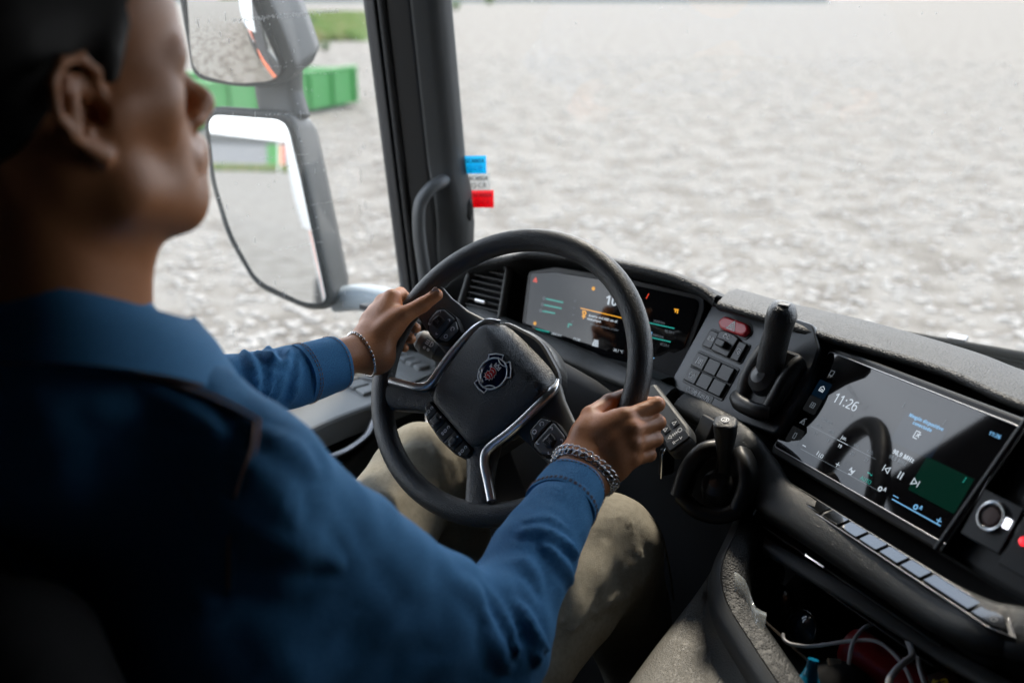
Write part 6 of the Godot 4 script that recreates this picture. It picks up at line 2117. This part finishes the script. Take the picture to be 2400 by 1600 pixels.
func hand_left(wf: Transform3D, elbow: Vector3) -> Field:
	var f := Field.new()
	var w1 := Vector3(-0.188, -0.036, 0.046)
	var w2 := Vector3(-0.220, -0.004, 0.046)
	var n := wf.basis.z
	f.bone(wf * w1, wf * w2, 0.0205, 0.0205, 0.02)
	f.bone(wf * ((w1 + w2) / 2), elbow.lerp(wf * ((w1 + w2) / 2), 0.2), 0.0255, 0.035, 0.03)
	var mcp := [Vector3(-0.212, 0.066, 0.036), Vector3(-0.229, 0.056, 0.033), Vector3(-0.240, 0.040, 0.029), Vector3(-0.245, 0.023, 0.024)]
	var frm := [w1.lerp(w2, 0.55), w1.lerp(w2, 0.8), w2, w2 + Vector3(-0.006, -0.004, -0.008)]
	for k in 4:
		f.bone(wf * (frm[k] as Vector3), wf * (mcp[k] as Vector3), 0.0185, 0.0125 - k * 0.0006, 0.014)
	for k in 3:
		f.bone(wf * (frm[k].lerp(mcp[k], 0.6)), wf * (frm[k + 1].lerp(mcp[k + 1], 0.6)), 0.015, 0.014, 0.012)
	finger(f, wf, [mcp[0], Vector3(-0.228, 0.084, 0.002), Vector3(-0.218, 0.078, -0.026), Vector3(-0.194, 0.064, -0.028)], [0.0115, 0.0096, 0.0086, 0.0078])
	finger(f, wf, [mcp[1], Vector3(-0.247, 0.062, -0.003), Vector3(-0.230, 0.052, -0.029), Vector3(-0.196, 0.041, -0.026)], [0.0115, 0.0098, 0.0086, 0.0078])
	finger(f, wf, [mcp[2], Vector3(-0.254, 0.043, -0.006), Vector3(-0.234, 0.032, -0.029), Vector3(-0.197, 0.022, -0.025)], [0.011, 0.0094, 0.0084, 0.0076])
	finger(f, wf, [mcp[3], Vector3(-0.253, 0.024, -0.006), Vector3(-0.235, 0.014, -0.025), Vector3(-0.202, 0.005, -0.023)], [0.010, 0.0084, 0.0078, 0.007])
	finger(f, wf, [Vector3(-0.196, 0.000, 0.050), Vector3(-0.174, 0.040, 0.043), Vector3(-0.157, 0.065, 0.031), Vector3(-0.1425, 0.087, 0.0245)], [0.0185, 0.0138, 0.0112, 0.0096])
	f.bone(wf * Vector3(-0.190, 0.014, 0.046), wf * Vector3(-0.208, 0.045, 0.038), 0.016, 0.014, 0.02)
	f.bone(wf * Vector3(-0.184, 0.028, 0.042), wf * Vector3(-0.206, 0.052, 0.034), 0.010, 0.010, 0.014)
	f.bone(wf * Vector3(-0.190, -0.006, 0.050), wf * Vector3(-0.186, -0.026, 0.045), 0.016, 0.016, 0.015)
	for k in 4:
		f.bone(wf * (frm[k].lerp(mcp[k], 0.45) as Vector3) + n * 0.0115, wf * (mcp[k] as Vector3) + n * 0.0045, 0.003, 0.0075, 0.008)
	return f

func build_clothes(who: Node3D, here: Transform3D, wrist_r: Vector3, wrist_l: Vector3, elbow_r: Vector3, elbow_l: Vector3) -> void:
	var sleeve_right_folds := [
		[v3([Vector3(0.262, 2.209, 0.444), Vector3(0.233, 2.159, 0.354), Vector3(0.254, 2.150, 0.334), Vector3(0.276, 2.137, 0.334), Vector3(0.295, 2.118, 0.347)]), 0.0078, 0.0140],
		[v3([Vector3(0.265, 2.207, 0.449), Vector3(0.267, 2.186, 0.420), Vector3(0.275, 2.166, 0.407), Vector3(0.287, 2.145, 0.411), Vector3(0.296, 2.098, 0.420)]), 0.0117, 0.0140],
		[v3([Vector3(0.268, 2.171, 0.400), Vector3(0.288, 2.141, 0.388), Vector3(0.305, 2.108, 0.387), Vector3(0.308, 2.077, 0.376)]), 0.0104, 0.0130],
		[v3([Vector3(0.255, 2.156, 0.356), Vector3(0.279, 2.142, 0.360), Vector3(0.302, 2.115, 0.372)]), 0.0091, 0.0120],
		[v3([Vector3(0.217, 2.155, 0.309), Vector3(0.236, 2.157, 0.289), Vector3(0.261, 2.144, 0.272), Vector3(0.273, 2.115, 0.257)]), 0.0078, 0.0120],
		[v3([Vector3(0.214, 2.158, 0.286), Vector3(0.234, 2.159, 0.267), Vector3(0.258, 2.145, 0.252)]), 0.0052, 0.0100],
		[v3([Vector3(0.269, 2.181, 0.416), Vector3(0.279, 2.161, 0.413), Vector3(0.288, 2.143, 0.415)]), 0.0091, 0.0110],
		[v3([Vector3(0.249, 2.152, 0.302), Vector3(0.276, 2.126, 0.289), Vector3(0.282, 2.084, 0.274)]), 0.0078, 0.0120],
		[v3([Vector3(0.267, 2.210, 0.463), Vector3(0.274, 2.190, 0.456), Vector3(0.281, 2.165, 0.440), Vector3(0.287, 2.133, 0.434)]), 0.0078, 0.0180],
		[v3([Vector3(0.295, 2.131, 0.389), Vector3(0.306, 2.101, 0.392), Vector3(0.306, 2.074, 0.395)]), 0.0078, 0.0120],
		[v3([Vector3(0.282, 2.159, 0.447), Vector3(0.287, 2.115, 0.437), Vector3(0.289, 2.079, 0.428)]), 0.0065, 0.0160],
	]
	var torso_folds := [
		[v3([Vector3(0.185, 2.398, 0.627), Vector3(0.215, 2.381, 0.616), Vector3(0.234, 2.348, 0.595)]), 0.0046, 0.0160],
		[v3([Vector3(0.159, 2.359, 0.680), Vector3(0.216, 2.331, 0.662), Vector3(0.239, 2.268, 0.597)]), 0.0054, 0.0250],
		[v3([Vector3(0.187, 2.382, 0.656), Vector3(0.220, 2.361, 0.645), Vector3(0.233, 2.324, 0.635)]), 0.0046, 0.0200],
		[v3([Vector3(0.090, 2.394, 0.693), Vector3(0.117, 2.323, 0.684), Vector3(0.170, 2.261, 0.681)]), 0.0061, 0.0300],
		[v3([Vector3(0.096, 2.431, 0.672), Vector3(0.137, 2.407, 0.659), Vector3(0.173, 2.394, 0.650)]), 0.0039, 0.0150],
	]
	var sleeve_left_folds := [
		[v3([Vector3(-0.251, 2.270, 0.308), Vector3(-0.207, 2.246, 0.317), Vector3(-0.198, 2.208, 0.319)]), 0.0050, 0.0110],
		[v3([Vector3(-0.256, 2.264, 0.256), Vector3(-0.204, 2.247, 0.280), Vector3(-0.194, 2.206, 0.294)]), 0.0060, 0.0110],
		[v3([Vector3(-0.247, 2.260, 0.219), Vector3(-0.200, 2.246, 0.254), Vector3(-0.191, 2.213, 0.277)]), 0.0070, 0.0110],
		[v3([Vector3(-0.221, 2.258, 0.200), Vector3(-0.192, 2.238, 0.243), Vector3(-0.191, 2.197, 0.267)]), 0.0060, 0.0100],
		[v3([Vector3(-0.243, 2.263, 0.249), Vector3(-0.201, 2.248, 0.244), Vector3(-0.197, 2.247, 0.217)]), 0.0050, 0.0090],
		[v3([Vector3(-0.199, 2.250, 0.207), Vector3(-0.183, 2.222, 0.226), Vector3(-0.190, 2.187, 0.238)]), 0.0040, 0.0090],
	]
	var leg_right_folds := [
		[v3([Vector3(0.203, 2.035, 0.025), Vector3(0.221, 2.000, 0.070), Vector3(0.226, 1.969, 0.119), Vector3(0.219, 1.951, 0.182)]), 0.0042, 0.0120],
		[v3([Vector3(0.219, 2.029, 0.017), Vector3(0.243, 1.991, 0.037), Vector3(0.239, 1.958, 0.077), Vector3(0.229, 1.954, 0.135)]), 0.0048, 0.0120],
		[v3([Vector3(0.242, 2.000, 0.029), Vector3(0.247, 1.958, 0.047), Vector3(0.237, 1.945, 0.102)]), 0.0036, 0.0110],
		[v3([Vector3(0.206, 2.017, 0.061), Vector3(0.219, 1.983, 0.113), Vector3(0.212, 1.962, 0.182)]), 0.0036, 0.0140],
	]
	var leg_left_folds := [
		[v3([Vector3(-0.181, 2.035, 0.063), Vector3(-0.150, 2.050, 0.026), Vector3(-0.106, 2.029, -0.002)]), 0.0024, 0.0160],
		[v3([Vector3(-0.135, 2.052, 0.003), Vector3(-0.103, 2.018, 0.024), Vector3(-0.090, 1.995, 0.063)]), 0.0030, 0.0130],
		[v3([Vector3(-0.111, 2.037, -0.014), Vector3(-0.091, 1.996, -0.003), Vector3(-0.086, 1.966, 0.027)]), 0.0036, 0.0120],
	]
	# shirt
	var f := Field.new()
	var z := Vector3(0, 0, 1)
	f.bone(Vector3(0, 1.86, 0.52), Vector3(0, 2.12, 0.60), 0.165, 0.165, 0.05, z, 1.3)
	f.bone(Vector3(-0.10, 2.22, 0.605), Vector3(0.085, 2.22, 0.605), 0.13, 0.13, 0.05, z, 1.12)
	f.bone(Vector3(-0.19, 2.335, 0.60), Vector3(-0.03, 2.405, 0.64), 0.058, 0.060, 0.04)
	f.bone(Vector3(0.160, 2.335, 0.612), Vector3(0.06, 2.400, 0.645), 0.060, 0.060, 0.04)
	f.bone(Vector3(0.162, 2.312, 0.615), elbow_r + Vector3(0, -0.018, 0.004), 0.064, 0.055, 0.03)
	f.bone(elbow_r + Vector3(0, -0.008, 0), Vector3(0.207, 2.126, 0.182), 0.060, 0.0435, 0.03)
	f.bone(Vector3(0.12, 2.17, 0.60), Vector3(0.220, 2.020, 0.43), 0.105, 0.075, 0.05)
	f.bone(Vector3(-0.2, 2.32, 0.60), elbow_l, 0.066, 0.057, 0.04)
	f.bone(elbow_l, Vector3(-0.223, 2.209, 0.186), 0.057, 0.0425, 0.03)
	f.bone(Vector3(0.02, 2.36, 0.672), Vector3(0.032, 2.455, 0.680), 0.100, 0.070, 0.03)
	var shirt := MB.new()
	nets(f, 0.0056, shirt)
	crease(shirt, sleeve_right_folds + torso_folds + sleeve_left_folds, 0.0055, 5)
	var sh := put(shirt.done(), "shirt", mats.denim, who, here)
	# cuffs: open bands with stitching
	for s in 2:
		var w := wrist_r if s == 0 else wrist_l
		var e := elbow_r if s == 0 else elbow_l
		var p0 := Vector3(0.2072, 2.1255, 0.188) if s == 0 else Vector3(-0.2215, 2.209, 0.190)
		var p1 := p0.lerp(w, 0.0) + (w - e).normalized() * 0.068 * (0.72 if s == 0 else 1.0)
		var d := (p1 - p0).normalized()
		var side := d.cross(Vector3.UP).normalized()
		var up := side.cross(d)
		var rows := []
		var prof := [[-0.012, 0.0415], [0.0, 0.0445], [0.004, 0.0447], [0.5, 0.0432], [0.93, 0.0415], [0.985, 0.0412], [1.0, 0.0398], [0.99, 0.0380], [0.9, 0.0375], [0.3, 0.0375]]
		for q in prof:
			var r := PackedVector3Array()
			for k in 40:
				var a := -TAU * k / 40
				var wob := 1.0 + 0.03 * sin(a * 2.0 + 0.6) + 0.014 * sin(a * 5.0 + q[0] * 4.0)
				r.append(p0 + d * p0.distance_to(p1) * q[0] + (side * cos(a) + up * sin(a)) * q[1] * wob)
			rows.append(r)
		var cuff := MB.new()
		cuff.grid(rows, true)
		var cf := put(cuff.done(), "cuff", mats.denim, sh)
		for q in [[0.10, 0.0452], [0.16, 0.0450], [0.90, 0.0424]]:
			for k in 44:
				var a0 := TAU * k / 44.0
				var a1 := TAU * (k + 0.62) / 44.0
				var seg := PackedVector3Array()
				for a in [a0, a1]:
					var wob := 1.0 + 0.03 * sin(-a * 2.0 + 0.6) * 1.0 + 0.014 * sin(-a * 5.0 + q[0] * 4.0)
					seg.append(p0 + d * p0.distance_to(p1) * q[0] + (side * cos(a) - up * sin(a)) * q[1] * wob)
				if k == 0:
					stitch = MB.new()
				tube(seg, 0.0006, -1.0, 4, false, Vector3.ZERO, stitch)
			put(stitch.done(), "stitching", mats.thread, cf).set_meta("kind", "stuff")
	# collar, folded over, its points in front
	var nc := Vector3(0.036, 2.494, 0.672)
	var rows := []
	var steps := 40
	var inner := PackedVector3Array()
	var top := PackedVector3Array()
	var top2 := PackedVector3Array()
	var mid := PackedVector3Array()
	var low := PackedVector3Array()
	for k in steps + 1:
		var a := lerpf(-150, 150, float(k) / steps)
		var front := smoothstep(40.0, 150.0, absf(a))
		var dir := Vector3(sin(deg_to_rad(a)), 0, cos(deg_to_rad(a)))
		dir.x *= 0.98
		var c := nc + Vector3(0, 0.018 - 0.062 * front, -0.022 * front)
		inner.append(c + dir * 0.062 + Vector3(0, -0.05, 0))
		top.append(c + dir * 0.069)
		top2.append(c + dir * 0.073 + Vector3(0, 0.002, 0))
		mid.append(c + dir * (0.082 + 0.008 * front) + Vector3(0, -0.018 - 0.006 * front, 0))
		low.append(c + dir * (0.094 + 0.020 * front) + Vector3(0, -0.048 - 0.030 * pow(front, 3.0), 0))
	rows = [low, mid, top2, top, inner]
	put(sheet(rows, 0.0022).done(), "collar", mats.denim, sh)
	put(tube(low, 0.0009, -1.0, 5).done(), "stitching", mats.thread, sh)
	# seams over the shoulder and round the armhole
	for l in [[Vector3(0.102, 2.450, 0.693), Vector3(0.112, 2.435, 0.672), Vector3(0.126, 2.425, 0.656), Vector3(0.143, 2.416, 0.643), Vector3(0.162, 2.405, 0.631), Vector3(0.182, 2.394, 0.623)], [Vector3(0.182, 2.394, 0.623), Vector3(0.195, 2.379, 0.641), Vector3(0.199, 2.355, 0.661), Vector3(0.198, 2.319, 0.672), Vector3(0.188, 2.269, 0.670)]]:
		put(tube(curve(v3(l), 5), 0.0035, 0.0024, 6).done(), "shoulder_seam", mats.denim, sh)
		for q in 2:
			var off := PackedVector3Array()
			for p in curve(v3(l), 5):
				off.append(p + Vector3(0.0012, 0.002, 0.006 * (q - 0.5)))
			put(tube(off, 0.0012, -1.0, 5).done(), "stitching", mats.thread, sh)
	# trousers
	var t := Field.new()
	t.bone(Vector3(-0.07, 1.84, 0.49), Vector3(0.07, 1.84, 0.49), 0.125, 0.125, 0.04)
	t.bone(Vector3(0.09, 1.82, 0.46), Vector3(0.177, 1.965, 0.0), 0.108, 0.074, 0.03)
	t.bone(Vector3(0.177, 1.965, 0.0), Vector3(0.17, 1.52, -0.22), 0.073, 0.062, 0.03)
	t.bone(Vector3(-0.1, 1.82, 0.46), Vector3(-0.17, 1.985, -0.02), 0.108, 0.074, 0.03)
	t.bone(Vector3(-0.17, 1.985, -0.02), Vector3(-0.2, 1.52, -0.25), 0.073, 0.062, 0.03)
	var tb := MB.new()
	nets(t, 0.0072, tb)
	crease(tb, leg_right_folds + leg_left_folds, 0.0035, 9)
	var tr := put(tb.done(), "trousers", mats.chino, who, here)
	put(tube(curve(v3([Vector3(0.150, 2.030, 0.035), Vector3(0.190, 2.036, -0.01), Vector3(0.232, 2.012, -0.035), Vector3(0.246, 1.95, -0.055), Vector3(0.242, 1.85, -0.10)]), 6), 0.0016, -1.0, 6).done(), "seam", mats.chino, tr)
	# shoes on the floor
	for s in 2:
		var b := MB.new()
		var g := Field.new()
		var o := Vector3(0.17, 1.46, -0.24) if s == 0 else Vector3(-0.2, 1.46, -0.27)
		g.bone(o, o + Vector3(0, -0.02, -0.17), 0.046, 0.038, 0.02, Vector3.UP, 1.1)
		g.bone(o + Vector3(0, 0.03, 0.01), o, 0.05, 0.045, 0.02)
		nets(g, 0.009, b)
		put(b.done(), "shoe", mats.black_plastic, who, here)

var stitch: MB

func skin_at(f: Field, every: PackedInt32Array, c: Vector3, dir: Vector3) -> Vector3:
	var r := 0.012
	while r < 0.07 and f.value(c + dir * r, every) < 0.0:
		r += 0.0006
	return c + dir * r

func build_bracelets(wf: Transform3D, fr: Field, fl: Field) -> void:
	var all_r := PackedInt32Array(range(fr.a.size()))
	var all_l := PackedInt32Array(range(fl.a.size()))
	# flat curb chain round the right wrist, two rows
	var t := thing("chain_bracelet", "broad silver curb chain bracelet on the right wrist", "bracelet", "bracelets")
	var c := wf * Vector3(0.1955, -0.1005, 0.0555) + Vector3(0.003, -0.006, 0.014)
	var ax := (wf * Vector3(0.212, -0.075, 0.05) - Vector3(0.24, 2.085, 0.378)).normalized()
	var u := (wf.basis * Vector3(0.85, -0.53, 0.0))
	u = (u - ax * u.dot(ax)).normalized()
	var v := ax.cross(u)
	var link := PackedVector3Array()
	for k in 14:
		var a := TAU * k / 14
		link.append(Vector3(cos(a) * 0.0052, sin(a) * 0.0030, 0.0))
	var lm := tube(link, 0.00115, -1.0, 6, true).done()
	for row in 2:
		for k in 30:
			var a := TAU * (k + row * 0.5) / 30
			var rx := 0.0435
			var ry := 0.0285
			var cc := c + ax * ((row - 0.5) * 0.0062 + 0.002 * sin(a * 2.0))
			var p := skin_at(fr, all_r, cc, (u * cos(a) * rx + v * sin(a) * ry).normalized())
			p += (p - cc).normalized() * 0.0016
			var tan_ := (-u * sin(a) * rx + v * cos(a) * ry).normalized()
			var out := tan_.cross(ax).normalized()
			put(lm, "link", mats.steel, t, Transform3D(Basis(tan_, ax, tan_.cross(ax)), p) * Transform3D(Basis(Vector3(1, 0, 0), 0.7) * Basis(Vector3(0, 0, 1), 0.5), Vector3.ZERO))
	# bead chain round the left wrist
	var t2 := thing("bead_bracelet", "thin silver bead bracelet on the left wrist", "bracelet", "bracelets")
	var c2 := wf * Vector3(-0.2055, -0.026, 0.0465) + Vector3(-0.004, 0, 0.020)
	var ax2 := (wf * Vector3(-0.205, 0.0, 0.05) - Vector3(-0.265, 2.215, 0.36)).normalized()
	var u2 := (wf.basis * Vector3(0.7, -0.7, 0.0))
	u2 = (u2 - ax2 * u2.dot(ax2)).normalized()
	var v2 := ax2.cross(u2)
	var bead := lathe(PackedVector2Array([Vector2(0.0008, 0.0017), Vector2(0.0021, 0.0015), Vector2(0.0023, 0.0), Vector2(0.0021, -0.0015), Vector2(0.0008, -0.0017)]), 8).done()
	var gap := lathe(PackedVector2Array([Vector2(0.0013, 0.0007), Vector2(0.0013, -0.0007)]), 6).done()
	for k in 46:
		var a := TAU * k / 46
		for q in 2:
			var aa := a + q * TAU / 92
			var cc := c2 + ax2 * 0.003 * sin(aa)
			var p := skin_at(fl, all_l, cc, (u2 * cos(aa) * 0.0435 + v2 * sin(aa) * 0.0265).normalized())
			p += (p - cc).normalized() * 0.0012
			var tan_ := (-u2 * sin(aa) * 0.0435 + v2 * cos(aa) * 0.0265).normalized()
			put(bead if q == 0 else gap, "bead" if q == 0 else "spacer", mats.steel if q == 0 else mats.void, t2, Transform3D(Basis(ax2, tan_.cross(ax2), tan_), p))
